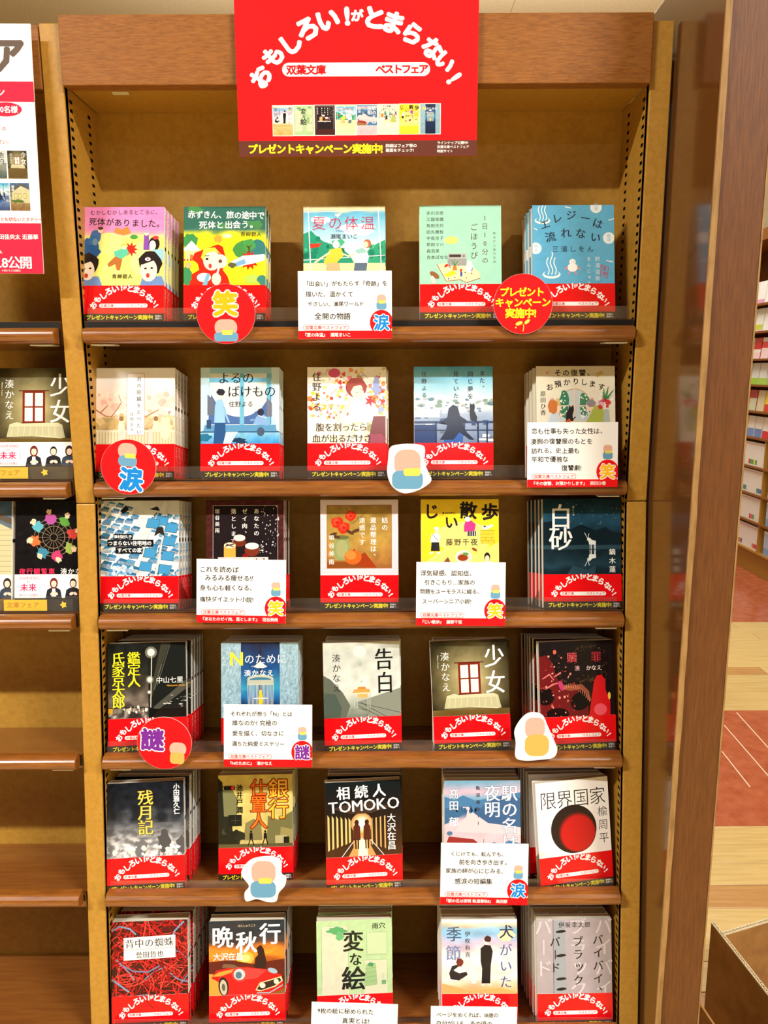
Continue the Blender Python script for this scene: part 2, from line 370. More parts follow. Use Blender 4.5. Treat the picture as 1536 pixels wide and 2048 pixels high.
@cover
def summer(A):
    A.g([(0, (232, 226, 180)), (70, (226, 222, 170)), (80, (238, 240, 220)), (88, (228, 240, 244)), (140, (96, 178, 214)), (142, (222, 212, 170)), (148, (222, 212, 170))], .05, .05, nv=60)
    A.blob(70, 118, 22, 8, (236, 246, 250), .2); A.blob(22, 130, 14, 5, (230, 242, 248), .2)
    A.p([(0, 72), (0, 112), (10, 116), (18, 108), (26, 102), (38, 98), (48, 94), (60, 84), (66, 72)], (40, 150, 120)); A.p([(105, 72), (105, 104), (96, 100), (86, 94), (78, 84), (76, 72)], (50, 160, 120))
    A.sc(20, (2, 74, 50, 106), 2, 5, [(30, 130, 104), (70, 176, 130), (24, 112, 92)], 4); A.sc(8, (86, 78, 103, 98), 2, 4, [(30, 130, 104), (80, 180, 130)], 5)
    A.r(0, 44, 105, 74, (226, 220, 168)); A.l([(6, 147), (10, 50)], 1.3, (244, 244, 244)); A.l([(96, 147), (101, 50)], 1.3, (244, 244, 244)); A.l([(0, 140), (105, 143)], .8, (240, 240, 240)); A.l([(0, 78), (105, 84)], .9, (240, 240, 240))
    A.p([(8, 99), (24, 100), (20, 95), (9, 93)], (206, 60, 44)); A.p([(40, 137), (50, 139), (44, 133)], (240, 240, 220))
    A.p([(26, 76), (34, 92), (48, 94), (52, 84), (44, 76), (42, 70), (28, 72)], (236, 204, 70)); A.e(42, 98, 4.6, 4.8, (250, 246, 232)); A.l([(34, 88), (22, 80), (14, 74)], 2.4, SKIN); A.l([(50, 86), (58, 83), (66, 86)], 2, SKIN); A.p([(28, 58), (48, 58), (46, 74), (30, 74)], (200, 180, 130))
    A.p([(66, 72), (68, 90), (80, 94), (84, 82), (82, 72)], (246, 248, 250)); A.p([(66, 90), (76, 94), (82, 88), (70, 86)], (150, 200, 190)); A.e(82, 99, 5, 5.6, (190, 110, 80)); A.e(80, 98, 3.4, 4, SKIN); A.p([(64, 58), (80, 58), (82, 74), (66, 74)], (90, 110, 130))
    A.t('夏の体温', 20, 126, 19, (196, 40, 84), sp=1.12, sx=.98, b=-.008, rot=0); A.t('瀬尾まいこ', 38, 108.5, 7.2, (58, 66, 90), sp=1.0)
    A.t('Maiko Seo', 44, 116, 4, (120, 130, 190), b=-.01)
@cover
def mint(A):
    A.g([(0, (158, 212, 188)), (148, (160, 214, 192))], .03, .04)
    for i, s_ in enumerate(['赤川次郎', '江國香織', '角田光代', '田丸雅智', '中島京子', '原田マハ', '森浩美', '吉本ばなな']): A.t(s_, 11.5, 138.5 - i * 8.2, 5.3, (70, 74, 70), minc=True, sp=1.06)
    A.t('1日10分の', 84, 132, 8.6, (90, 66, 60), 'v', sp=1.28); A.t('ごほうび', 70, 120, 10, (90, 60, 54), 'v', sp=1.22); A.t('珠玉の八本の名作', 96, 112, 3.8, (100, 110, 104), 'v', sp=1.4)
    A.blob(41, 103, 9, 5, (250, 228, 120), .08)
    A.p([(22, 72), (34, 50), (52, 52), (60, 48), (78, 54), (76, 62), (64, 72), (50, 74)], (246, 228, 176)); A.l([(22, 72), (34, 50), (52, 52), (60, 48), (78, 54)], .8, (170, 80, 60))
    A.r(36, 70, 60, 86, (176, 178, 176)); A.r(38, 81, 53, 84.5, (60, 54, 50)); A.e(56.5, 82.5, 1.6, 1.6, (120, 120, 120)); A.r(36, 70, 60, 79, (150, 152, 152))
    A.p([(31, 58), (42, 64), (48, 60), (36, 55)], (250, 216, 50)); A.p([(42, 64), (48, 64), (47, 70), (43, 70)], (230, 120, 50)); A.l([(45, 70), (41, 77)], 1, (60, 140, 60), False); A.l([(45, 70), (45, 78)], 1, (60, 140, 60), False); A.l([(45, 70), (49, 76)], 1, (60, 140, 60))
    A.e(34, 70, 3, 1.6, (210, 50, 40), 40); A.r(52, 56, 54.5, 62, (60, 70, 160)); A.e(53, 64, 1.5, 2, (200, 60, 50)); A.blob(64, 68, 5, 8, (206, 220, 226), .2); A.e(19, 58, 7, 3.4, (140, 96, 60), -35); A.e(17, 52, 2.6, 5, (246, 236, 210), 20)
    A.sc(10, (30, 52, 70, 72), .6, 1.2, [(40, 90, 170), (220, 60, 50), (60, 60, 60)], 9)
@cover
def sky(A):
    A.g([(0, (92, 172, 214)), (148, (96, 178, 220))], .04, .08)
    for x, y in ((82, 145), (98, 105), (4, 92)): A.e(x, y, 7.5, 7.5, (236, 246, 250)); A.t('鏡湯', x, y + 3, 5, (130, 196, 226), 'v', sp=1)
    for x, y, k in ((13, 128, 1.0), (24, 44 + 14, 1.15)):
        A.e(x, y, 10 * k, 4.6 * k, WHT); A.e(x, y + 1.2 * k, 8.3 * k, 3.3 * k, (94, 176, 218)); A.r(x - 6 * k, y, x + 6 * k, y + 5 * k, (94, 176, 218))
        for dx in (-4, 0, 4): A.l([(x + dx * k + 1.4 * sin(q * 1.1) * k, y + (q * 3.2) * k) for q in range(9 if dx == 0 else 7)], [1.1 * k] * 9, (248, 252, 252), False)
        A.nx()
    for a, b_ in (((6, 116), (2, 118)), ((42, 146), (50, 144)), ((98, 128), (105, 130)), ((2, 54), (8, 52)), ((94, 76), (103, 74))): A.l([a, b_], 1.2, WHT, False)
    A.nx()
    for c_, x, y, r_ in zip('エレジーは', (16, 32, 50, 68, 84), (123, 131, 135, 131, 124), (18, 10, 0, -8, -20)): A.ch(c_, x, y, 13.5, (42, 58, 84), .0, r_, 1, True)
    for c_, x, y, r_ in zip('流れない', (23, 43, 62, 81), (107, 112, 111, 106), (10, 4, -4, -10)): A.ch(c_, x, y, 14, (42, 58, 84), .0, r_, 1, True)
    A.nx(); A.t('三浦しをん', 29, 91, 8.8, (42, 58, 84), b=.0, sp=1.28)
    A.e(51, 67, 6.5, 5.5, WHT); A.e(51, 74, 4.2, 4, WHT); A.e(49.5, 74.5, .5, .5, BLK, n=6, nx=False); A.e(52.5, 74.5, .5, .5, BLK, n=6); A.l([(45, 68), (41, 64)], 1.6, (240, 140, 130), False); A.l([(57, 68), (61, 64)], 1.6, (240, 140, 130), False); A.l([(48, 62), (46, 58)], 1.4, (240, 140, 130), False); A.l([(54, 62), (56, 58)], 1.4, (240, 140, 130))
    A.t('餅湯温泉', 83, 78, 6.6, (226, 242, 250), 'v', sp=1.28); A.t('まんじゅう', 72, 78, 5.6, (240, 250, 252), 'v', sp=1.4)
    A.l([(88, 70), (97, 67), (95, 53), (87, 56), (88, 70)], 1, (214, 70, 110)); A.t('名物', 92, 65, 5.4, (214, 60, 100), 'v', sp=1.1, rot=-6)
@cover
def cherry(A):
    A.g([(0, (214, 190, 150)), (46, (206, 180, 130)), (66, (214, 196, 150)), (80, (244, 212, 190)), (110, (250, 226, 216)), (130, (240, 238, 240)), (148, (240, 240, 244))], .16, .05, 40, 50, tint=(250, 246, 240))
    A.sc(60, (0, 74, 105, 118), 2, 6, [(248, 208, 196), (250, 222, 210), (244, 190, 176), (252, 236, 226)], 3, j=.35); A.g([(46, (176, 150, 100)), (70, (196, 172, 120)), (84, (240, 214, 190))], .3, .08, 20, 12, (0, 62, 105, 84)); A.sc(26, (0, 64, 100, 84), 2, 5, [(200, 170, 110), (224, 196, 140), (190, 160, 110)], 4, j=.3)
    for p_ in ([(0, 92), (12, 84), (22, 82), (30, 86)], [(20, 82), (28, 92), (34, 102), (30, 112)], [(62, 80), (76, 88), (84, 92)], [(6, 88), (16, 98)]): A.l(p_, [1.6, 1.2, .9, .5], (176, 120, 80))
    A.r(0, 46, 105, 62, (200, 186, 150)); A.r(0, 62, 105, 65, (226, 216, 190)); 
    for i in range(26): A.r(2 + i * 4, 47, 3.6 + i * 4, 62, (238, 226, 190), False)
    A.nx(); A.r(32, 44, 38, 66, (206, 206, 196)); A.r(70, 44, 75, 66, (206, 206, 196))
    for x in (34, 80): A.p([(x - 5, 65), (x + 5, 65), (x + 3, 77), (x - 3, 77)], (250, 240, 196)); A.e(x, 80, 3, 3.4, (150, 110, 80))
    A.blob(92, 66, 8, 16, (250, 236, 190), .3)
    A.r(41, 58, 65, 141, (226, 170, 180)); A.r(41.7, 58.7, 64.3, 140.3, (250, 248, 248)); A.t('君の膵臓をたべたい', 57.5, 133, 6.6, (90, 80, 84), 'v', minc=True, sp=1.34); A.t('住野よる', 48, 86, 5.2, (110, 100, 100), 'v', minc=True, sp=1.3)
@cover
def bluewin(A):
    A.g([(0, (70, 150, 220)), (46, (66, 150, 216)), (66, (160, 210, 236)), (90, (210, 230, 240)), (148, (120, 190, 222))], .12, .05, 30, 40)
    A.r(12, 70, 92, 140, (222, 228, 226)); A.p([(10, 76), (14, 112), (26, 92), (44, 84), (62, 84), (80, 92), (94, 112), (94, 72), (12, 72)], (76, 108, 168)); A.e(52, 92, 22, 10, (226, 232, 232))
    A.r(52, 46, 58, 148, (110, 180, 212)); A.r(12, 128, 92, 134, (110, 180, 212)); A.r(88, 66, 93, 146, (110, 180, 212)); A.r(0, 140, 105, 148, (150, 200, 220)); A.r(0, 62, 105, 71, (90, 150, 196)); A.r(0, 61, 105, 62.5, (40, 70, 110))
    A.p([(0, 62), (0, 148), (12, 148), (10, 100), (4, 64)], (190, 222, 236)); A.p([(105, 62), (105, 148), (94, 148), (97, 100), (101, 64)], (200, 228, 240)); A.p([(9, 84), (9, 112), (18, 104), (18, 84)], (100, 110, 130)); A.p([(88, 82), (88, 108), (95, 100), (95, 82)], (110, 116, 134))
    A.r(8, 66, 14, 78, (50, 80, 120)); A.p([(17, 46), (33, 46), (33, 76), (19, 76)], (44, 84, 140)); A.p([(18, 74), (33, 74), (31, 100), (28, 106), (21, 104), (19, 96)], (150, 196, 232)); A.l([(31, 96), (34, 84), (38, 74)], 2.6, (140, 186, 226)); A.e(28, 112, 4, 5.4, (230, 224, 216)); A.blob(27, 115, 5.6, 4.6, (44, 44, 56), .15)
    A.p([(70, 72), (90, 70), (88, 82), (82, 86), (74, 82)], (130, 170, 220)); A.l([(72, 78), (66, 77)], 2.4, (120, 160, 210)); A.e(80, 88, 4.4, 5, (44, 50, 70)); A.e(80, 62, 5, 6, (70, 90, 120)); A.l([(76, 84), (88, 80)], .8, WHT)
    A.blob(6, 54, 8, 5, (40, 110, 150), .3); A.blob(52, 50, 10, 4, (30, 60, 90), .4); A.p([(34, 62), (50, 62), (40, 46), (30, 46)], (190, 224, 240))
    A.t('よるの', 31, 134, 16.5, (28, 34, 44), sp=.98, minc=True, b=-.01); A.t('ばけもの', 44, 116, 16.5, (28, 34, 44), sp=.98, minc=True, b=-.01); A.t('住野よる', 41.5, 99, 8.2, (34, 44, 56), sp=1.0)
@cover
def floral(A):
    A.g([(0, (250, 238, 220)), (148, (252, 248, 240))], .04, .06)
    A.sc(50, (30, 50, 90, 92), 3, 7, [(252, 240, 214), (250, 250, 230), (246, 230, 210), (236, 240, 190)], 11)
    A.sc(90, (2, 84, 104, 146), 1.0, 3.4, [(236, 90, 70), (250, 200, 60), (244, 150, 80), (240, 120, 140), (206, 210, 90), (250, 226, 110), (214, 70, 60)], 12, j=.4)
    A.sc(60, (80, 70, 104, 120), 1.0, 3, [(220, 60, 50), (240, 120, 90), (150, 170, 220), (250, 200, 80)], 13, j=.4); A.sc(30, (2, 78, 44, 100), 1, 2.4, [(236, 110, 80), (246, 190, 70), (220, 130, 150)], 14, j=.4)
    rd = random.Random(5)
    for i in range(26):
        x, y = rd.uniform(4, 100), rd.uniform(90, 140); A.l([(x, y), (x + rd.uniform(-9, 9), y + rd.uniform(-9, 9))], .5, (150, 110, 80), False)
    A.nx(); A.e(36, 140, 8, 6, (220, 80, 130)); A.blob(92, 122, 4, 12, (150, 166, 214), .2)
    A.p([(54, 74), (56, 104), (66, 112), (80, 108), (94, 92), (96, 78), (84, 74)], (252, 246, 238)); A.l([(60, 104), (46, 88), (40, 98), (42, 76), (50, 70)], 4, (250, 226, 204)); A.l([(88, 86), (98, 80), (92, 74)], 3.4, (250, 226, 204))
    A.e(65, 120, 14, 13, (150, 62, 58), -20); A.e(67, 115, 9, 11, (252, 226, 206), 30); A.p([(52, 124), (58, 133), (72, 134), (80, 122), (76, 112), (72, 124), (62, 122), (56, 112)], (160, 70, 62)); A.l([(64, 114), (68, 113)], .6, (120, 60, 50), False); A.l([(71, 118), (75, 117)], .6, (120, 60, 50))
    A.p([(80, 44), (104, 44), (104, 82), (88, 82)], (120, 62, 66)); A.star(83, 102, 3, 8, 5, (208, 44, 50)); A.blob(92, 52, 10, 8, (150, 70, 90), .3)
    A.t('住野よる', 12.5, 135, 12.2, (50, 46, 48), 'v', minc=True, sp=1.1, b=-.01); A.t('腹を割ったら', 17, 67.5, 12, (54, 46, 50), sp=.95, minc=True, b=-.01); A.t('血が出るだけさ', 12, 52.5, 12, (54, 46, 50), sp=.95, minc=True, b=-.01)
@cover
def rooftop(A):
    A.g([(0, (40, 60, 110)), (84, (150, 170, 200)), (94, (214, 226, 226)), (112, (190, 220, 228)), (148, (60, 156, 200))], .12, .04, 30, 40, tint=(236, 240, 240))
    A.sc(26, (0, 95, 105, 106), 2, 5, [(120, 150, 140), (150, 170, 160), (90, 130, 150), (170, 180, 190)], 3, asp=.6); A.sc(40, (0, 86, 105, 97), 1, 4, [(226, 226, 226), (190, 170, 160), (120, 140, 170), (240, 240, 240), (90, 120, 160)], 6, asp=.5, j=.1)
    rd = random.Random(8)
    for i in range(26):
        x, y = rd.uniform(0, 100), rd.uniform(48, 88); A.r(x, y, x + rd.uniform(4, 14), y + rd.uniform(2, 7), rd.choice([(210, 216, 226), (120, 150, 190), (60, 90, 140), (44, 70, 120), (236, 236, 236), (90, 110, 130)]), i % 4 == 3)
    A.r(0, 80, 34, 90, (226, 232, 238)); A.r(0, 72, 105, 75, (44, 66, 110)); A.r(0, 46, 28, 70, (36, 58, 110)); 
    for x in (28, 62, 84, 96): A.r(x, 44, x + 2, 74, (24, 38, 76), False)
    A.nx(); A.r(0, 62, 105, 63.5, (24, 38, 76)); A.p([(38, 44), (64, 44), (66, 62), (44, 62)], (46, 90, 170))
    A.p([(33, 72), (44, 80), (46, 92), (52, 97), (58, 94), (61, 82), (70, 76), (72, 73), (64, 72), (70, 60), (80, 50), (74, 50), (60, 60), (52, 50), (34, 50), (42, 62), (44, 70), (36, 76)], (30, 40, 66))
    A.p([(75, 76), (74, 84), (74, 96), (75, 99), (77, 97), (80, 99), (81, 94), (80, 88), (84, 80), (83, 74)], (24, 28, 44)); A.l([(82, 76), (85, 70), (84, 64)], 1.6, (24, 28, 44))
    A.t('また、', 91, 139, 7.6, (44, 60, 80), 'v', sp=1.28, minc=True); A.t('同じ夢を', 75, 138, 7.8, (44, 60, 80), 'v', sp=1.28, minc=True); A.t('見ていた', 56, 138, 7.6, (50, 66, 84), 'v', sp=1.28, minc=True); A.t('住野よる', 13.5, 138, 7.2, (60, 80, 96), 'v', sp=1.3, minc=True)
@cover
def cream(A):
    A.g([(0, (232, 226, 202)), (148, (234, 228, 206))], .02, .06)
    A.t('その復讐、', 29, 139, 9.6, (40, 36, 34), sp=1.14, b=.02, rot=0)
    for c_, x, y, r_ in zip('お預かりします', (18, 29, 41, 53, 64, 75, 87), (120, 124, 126.5, 127.5, 126.5, 124, 120), (12, 8, 4, 0, -4, -8, -12)): A.ch(c_, x, y, 9.6, (40, 36, 34), .02, r_)
    A.nx(); A.t('原田ひ香', 9, 111, 7.6, (50, 46, 42), 'v', sp=1.1, minc=True)
    A.e(51, 98, 21, 20, (206, 176, 150)); A.r(30, 72, 72, 98, (206, 176, 150)); A.e(51, 98, 19.5, 18.5, (206, 216, 214)); A.r(31.5, 74, 70.5, 98, (206, 216, 214))
    A.blob(37, 96, 7, 18, (60, 130, 100), .15); A.blob(64, 94, 7, 17, (70, 136, 100), .15); A.sc(26, (31, 80, 43, 112), .8, 1.4, [(250, 250, 240)], 4); A.sc(26, (58, 80, 70, 110), .8, 1.4, [(250, 250, 240)], 5)
    A.r(50, 74, 52, 117, (236, 214, 196)); A.r(31, 94, 71, 95.6, (236, 214, 196)); A.p([(39, 74), (40, 86), (43, 90), (44, 96), (46, 93), (49, 96), (50, 90), (48, 82), (49, 74)], (40, 36, 40)); A.l([(48, 76), (52, 80)], 1.5, (40, 36, 40))
    A.p([(16, 60), (34, 60), (32, 78), (27, 88), (20, 86), (16, 74)], (200, 216, 226)); A.e(27, 92, 5.6, 7, SKIN); A.blob(22, 94, 6.5, 10, (206, 120, 60), .12); A.l([(28, 78), (36, 84)], 2, SKIN)
    A.p([(66, 60), (94, 60), (94, 82), (84, 96), (76, 94), (72, 82), (66, 74)], (176, 186, 80)); A.e(71, 94, 5.4, 6.4, SKIN); A.blob(73, 98, 6.5, 5, (150, 140, 144), .12); A.e(62, 80, 2.6, 2.4, WHT)
    A.sc(10, (84, 92, 102, 104), 2, 4, [(210, 60, 70), (226, 90, 100), (230, 170, 190)], 7); A.sc(8, (84, 102, 102, 112), 1.5, 3, [(250, 248, 240), (240, 226, 220)], 8)
    for p_ in ([(92, 104), (96, 120)], [(94, 104), (103, 116)], [(90, 104), (90, 118)]): A.l(p_, [4, .6], (80, 140, 90), False)
    A.nx(); A.p([(88, 68), (98, 68), (96, 90), (90, 90)], (180, 190, 180)); A.r(28, 60, 66, 74, (236, 214, 180)); A.p([(36, 72), (44, 78), (46, 74), (38, 69)], (206, 90, 60)); A.p([(79, 137), (88, 142), (90, 138), (81, 133)], (214, 190, 120)); A.p([(26, 105), (30, 104), (33, 94), (29, 95)], (214, 190, 120)); A.e(15, 139, 2.4, 1.4, (226, 160, 170), 30); A.e(21, 103, 2, 1.2, (226, 160, 170)); A.e(74, 104, 2, 1.2, (226, 160, 170))
@cover
def roofs(A):
    A.g([(0, (214, 222, 232)), (148, (206, 212, 214))], .05, .05)
    rd = random.Random(3)
    for row in range(11):
        y = 138 - row * 9.2; n = 9
        for i in range(n + 1):
            x = -6 + i * 13 + (row % 2) * 6 + rd.uniform(-1.5, 1.5); yy = y - (x - 30) * .22 + rd.uniform(-1.5, 1.5); k = 1 + row * .05
            if 46 < x < 60 or (row == 7 and i > 5): continue
            col = rd.choice([(64, 140, 190), (50, 124, 176), (80, 150, 196), (40, 104, 150)])
            A.p([(x, yy - 6 * k), (x + 8 * k, yy - 8 * k), (x + 11 * k, yy - 5 * k), (x + 11 * k, yy), (x + 2 * k, yy + 2)], (240, 242, 240), False)
            A.p([(x, yy), (x + 4 * k, yy + 4 * k), (x + 11 * k, yy + 2 * k), (x + 9 * k, yy - 3 * k), (x + 1 * k, yy - 2.5 * k)], col, i % 3 == 2)
            A.l([(x, yy), (x + 4 * k, yy + 4 * k), (x + 11 * k, yy + 2 * k), (x + 9 * k, yy - 3 * k)], .45, (40, 70, 90), False)
    A.nx()
    for p_ in ([(52, 46), (60, 90), (84, 148)], [(74, 46), (84, 100), (92, 148)], [(0, 80), (40, 88), (70, 92)]): A.l(p_, [3.6, 2.4, 1.4], (196, 204, 210))
    for x, y in ((60, 60), (66, 78), (86, 56), (90, 74), (92, 94), (95, 112), (82, 122), (70, 118)):
        A.p([(x - 9, y - 6), (x + 7, y - 8), (x + 10, y + 4), (x - 6, y + 6)], (66, 144, 196)); A.l([(x - 9, y - 6), (x + 7, y - 8), (x + 10, y + 4), (x - 6, y + 6), (x - 9, y - 6)], .5, (30, 60, 84))
    A.p([(72, 100), (76, 112), (84, 112), (86, 100), (79, 104)], (44, 38, 36)); A.p([(26, 134), (34, 142), (38, 136), (30, 130)], (34, 34, 36)); A.p([(66, 136), (76, 140), (80, 134)], (34, 34, 36))
    A.sc(12, (2, 48, 44, 60), 2, 4, [(170, 196, 226), (150, 180, 220), (190, 210, 232)], 9)
    A.r(17, 95.5, 43, 103, (26, 24, 26)); A.t('津村記久子', 20, 99.3, 5, WHT, b=.02, sp=.98); A.r(9, 86, 71, 95, (26, 24, 26)); A.t('つまらない住宅地の', 13, 90.5, 6.7, WHT, b=.025, sp=.98); A.r(20, 76.5, 56, 85.5, (26, 24, 26)); A.t('すべての家', 25.5, 81, 6.7, WHT, b=.025, sp=1)
@cover
def choco(A):
    A.g([(0, (66, 28, 26)), (148, (76, 36, 34))], .35, .12, 30, 40); A.r(9, 30, 97, 141, (190, 180, 176)); A.r(9.6, 30, 96.4, 140.4, (34, 26, 28))
    A.t('あなたの', 68, 133, 7.6, (250, 244, 240), 'v', sp=1.30, minc=True); A.t('ゼイ肉、', 52, 133, 7.6, (250, 244, 240), 'v', sp=1.30, minc=True); A.t('落とします', 37, 133, 7.6, (250, 244, 240), 'v', sp=1.32, minc=True); A.t('垣谷美雨', 15, 133, 6.6, (246, 240, 238), 'v', sp=1.30, minc=True)
    A.sc(50, (74, 84, 98, 140), .35, .8, [(230, 226, 226), (190, 186, 190)], 3, asp=1.6); A.sc(30, (60, 76, 88, 86), .5, 1.6, [(236, 232, 230), (200, 196, 196)], 4, asp=.5)
    A.e(45, 91, 9, 6, (110, 44, 28)); A.e(45, 97, 8, 4.5, (240, 228, 216)); A.p([(24, 70), (40, 70), (40, 86), (24, 86)], (224, 170, 70)); A.e(32, 87, 8, 4, (236, 220, 190)); A.l([(26, 86), (38, 89)], 1.4, (60, 26, 20), False); A.l([(27, 89), (37, 85)], 1.2, (60, 26, 20))
    A.e(62, 80, 10, 8, (124, 50, 32)); A.e(62, 86, 9.4, 4.6, (242, 234, 226)); A.e(53, 72, 4, 4, (140, 20, 24)); A.r(16, 66, 84, 71, (210, 206, 204)); A.sc(14, (18, 64, 84, 70), .6, 1.6, [(250, 250, 250), (120, 30, 26)], 8)
@cover
def roses(A):
    A.g([(0, (218, 202, 214)), (148, (222, 208, 220))], .02, .06); A.r(8.5, 55, 96.5, 141, (150, 90, 50))
    A.g([(55, (150, 96, 50)), (90, (176, 140, 66)), (141, (150, 122, 56))], .14, .05, 30, 30, (9.3, 55.8, 95.7, 140.2))
    A.p([(60, 77), (76, 56), (40, 56), (44, 66)], (150, 56, 24)); A.p([(9.3, 55.8), (60, 56), (40, 64), (9.3, 64)], (130, 70, 30))
    A.p([(20, 66), (37, 66), (40, 84), (38, 97), (20, 97), (16, 80)], (140, 150, 96)); A.e(29, 97, 10, 3, (104, 104, 60)); A.e(29, 82, 8, 12, (158, 160, 108))
    A.e(44, 70.5, 11.5, 10, (214, 98, 36)); A.e(41, 73, 7, 6, (230, 130, 60)); A.l([(45, 79), (46, 82)], 1.2, (100, 40, 20))
    for x, y, r_ in ((23, 117, 8), (41, 126, 7), (32, 110, 8)): A.blob(x, y, r_, r_, (214, 44, 26), .12); A.blob(x - 1, y + 1, r_ * .6, r_ * .6, (236, 78, 50), .2); A.blob(x, y, r_ * .3, r_ * .3, (190, 30, 20), .2)
    for a, b_, r_ in ((17, 101, 20), (40, 104, -30), (21, 98, -10), (48, 106, 20)): A.e(a, b_, 6, 2.2, (84, 56, 36), r_)
    for p_ in ([(44, 116), (58, 128), (66, 136)], [(50, 124), (62, 124)], [(38, 130), (34, 138)]): A.l(p_, [.7, .5, .3], (96, 90, 50))
    A.t('姑の', 87, 120, 8.6, WHT, 'v', sp=1.12, minc=True); A.t('遺品整理は、', 71.5, 120, 8.6, WHT, 'v', sp=1.12, minc=True); A.t('迷惑です', 56.5, 120, 8.6, (250, 238, 226), 'v', sp=1.14, minc=True); A.t('垣谷美雨', 15, 97, 7.8, (250, 240, 232), 'v', sp=1.4, minc=True)
@cover
def yellow(A):
    A.g([(0, (238, 206, 50)), (148, (244, 214, 44))], .03, .05); A.e(58, 96, 38, 22, (240, 222, 130)); A.p([(0, 60), (40, 88), (72, 74), (105, 90), (105, 40), (0, 40)], (240, 220, 120))
    A.t('じ', 14, 132, 22, (40, 34, 34), b=.03, sx=.95, nx=False); A.t('い', 41, 117, 19, (40, 34, 34), b=.03, nx=False); A.t('散歩', 64, 133, 24, (40, 34, 34), b=.035, sp=1.22, rot=-4); A.t('JII SANPO', 29, 129.5, 4, (40, 34, 34), b=.02)
    A.t('藤野千夜', 38, 90, 9.8, (44, 38, 36), sp=1.14, b=.012)
    A.p([(58, 104), (72, 104), (74, 114), (68, 119), (60, 118), (58, 112)], (216, 60, 140)); A.e(63, 121, 4, 3.4, (250, 246, 240)); A.p([(62, 98), (74, 98), (74, 105), (62, 105)], (50, 46, 46)); 
    for i in range(4): A.l([(63 + i * 3, 98), (63 + i * 3, 105)], .7, WHT, False)
    A.nx(); A.p([(13, 78), (20, 78), (21, 90), (14, 90)], (40, 40, 44)); A.p([(20, 78), (25, 78), (24, 90), (20, 90)], (44, 44, 48)); A.p([(12, 90), (24, 90), (26, 98), (22, 103), (14, 101)], (248, 246, 240)); A.e(21, 106, 3, 3.6, SKIN); A.e(21, 109, 3.6, 1.8, WHT); A.l([(15, 101), (23, 92)], .7, (60, 60, 60)); A.e(14, 75.5, 3, 1.3, WHT, 20); A.e(23, 75.5, 3, 1.3, WHT, -10)
    A.r(80, 88, 99, 106, (232, 200, 60)); 
    for i in range(4): A.l([(80, 92 + i * 4.4), (99, 92 + i * 4.4)], .5, (150, 116, 40), False)
    for i in range(5): A.l([(83 + i * 4, 88 + (i % 2) * 4.4), (83 + i * 4, 92 + (i % 2) * 4.4)], .5, (150, 116, 40), False)
    A.nx(); A.e(88, 110, 6, 2.4, (246, 244, 236)); A.e(95, 112, 2.2, 2, (246, 244, 236)); A.e(86, 111, 1.6, 1.2, (60, 50, 50)); A.e(57, 70, 11, 8.6, WHT); A.e(57, 70, 9, 6.8, (206, 196, 186)); A.e(56, 69, 7, 4.4, (150, 60, 26)); A.e(60, 74, 4, 2, (90, 150, 60)); A.e(72, 80, 4, 1.8, (150, 76, 40), -30); A.e(89, 70, 4, 6, (44, 36, 36)); A.e(89, 68, 3, 4, SKIN); A.p([(83, 56), (95, 56), (93, 64), (85, 64)], (250, 246, 236)); A.p([(29, 62), (40, 62), (36, 70)], (130, 70, 60))
@cover
def night(A):
    A.g([(0, (16, 30, 38)), (52, (22, 40, 50)), (58, (34, 62, 78)), (78, (20, 36, 44)), (82, (38, 62, 76)), (86, (22, 40, 50)), (104, (26, 54, 72)), (120, (34, 74, 98)), (148, (20, 44, 58))], .10, .05, 30, 40)
    A.p([(0, 100), (0, 116), (12, 118), (20, 108), (34, 104), (44, 110), (52, 113), (62, 109), (72, 105), (84, 110), (92, 104), (105, 102), (105, 86), (0, 86)], (18, 34, 42)); A.r(0, 80, 105, 85, (44, 72, 86)); A.p([(32, 46), (40, 58), (52, 54), (60, 52), (70, 58), (70, 46)], (40, 70, 88))
    A.sc(40, (30, 112, 100, 146), .2, .45, [(200, 220, 230), (150, 180, 200)], 3, j=0)
    for sg, oy in ((1, 80), (-1, 79)):
        for p_, w_ in (([(63, 0), (63.4, 7)], .9), ([(65, 0), (65, 7)], .9), ([(69, 0), (69, 7)], .9), ([(70.5, 0), (70, 7)], .9), ([(61, 12), (58, 18), (56, 22)], .7), ([(61, 12), (61, 18), (62, 21)], .7)):
            A.l([(a, oy + sg * q) for a, q in p_], w_, (226, 236, 240), False)
        A.p([(a, oy + sg * q) for a, q in [(62, 6), (71, 6), (71, 11), (66, 12), (63, 15), (60, 15), (59, 12), (61, 11)]], (226, 236, 240))
    A.t('白', 24, 124, 36, (246, 248, 250), minc=True, sx=.86, nx=False); A.t('砂', 24, 86 + 8, 34, (246, 248, 250), minc=True, sx=.98); A.t('ばくしゃ', 41, 137, 3.4, (230, 236, 240), 'v', sp=1.05, b=.01); A.t('鏑木蓮', 93, 76, 9, (240, 244, 246), 'v', sp=1.3, minc=True)
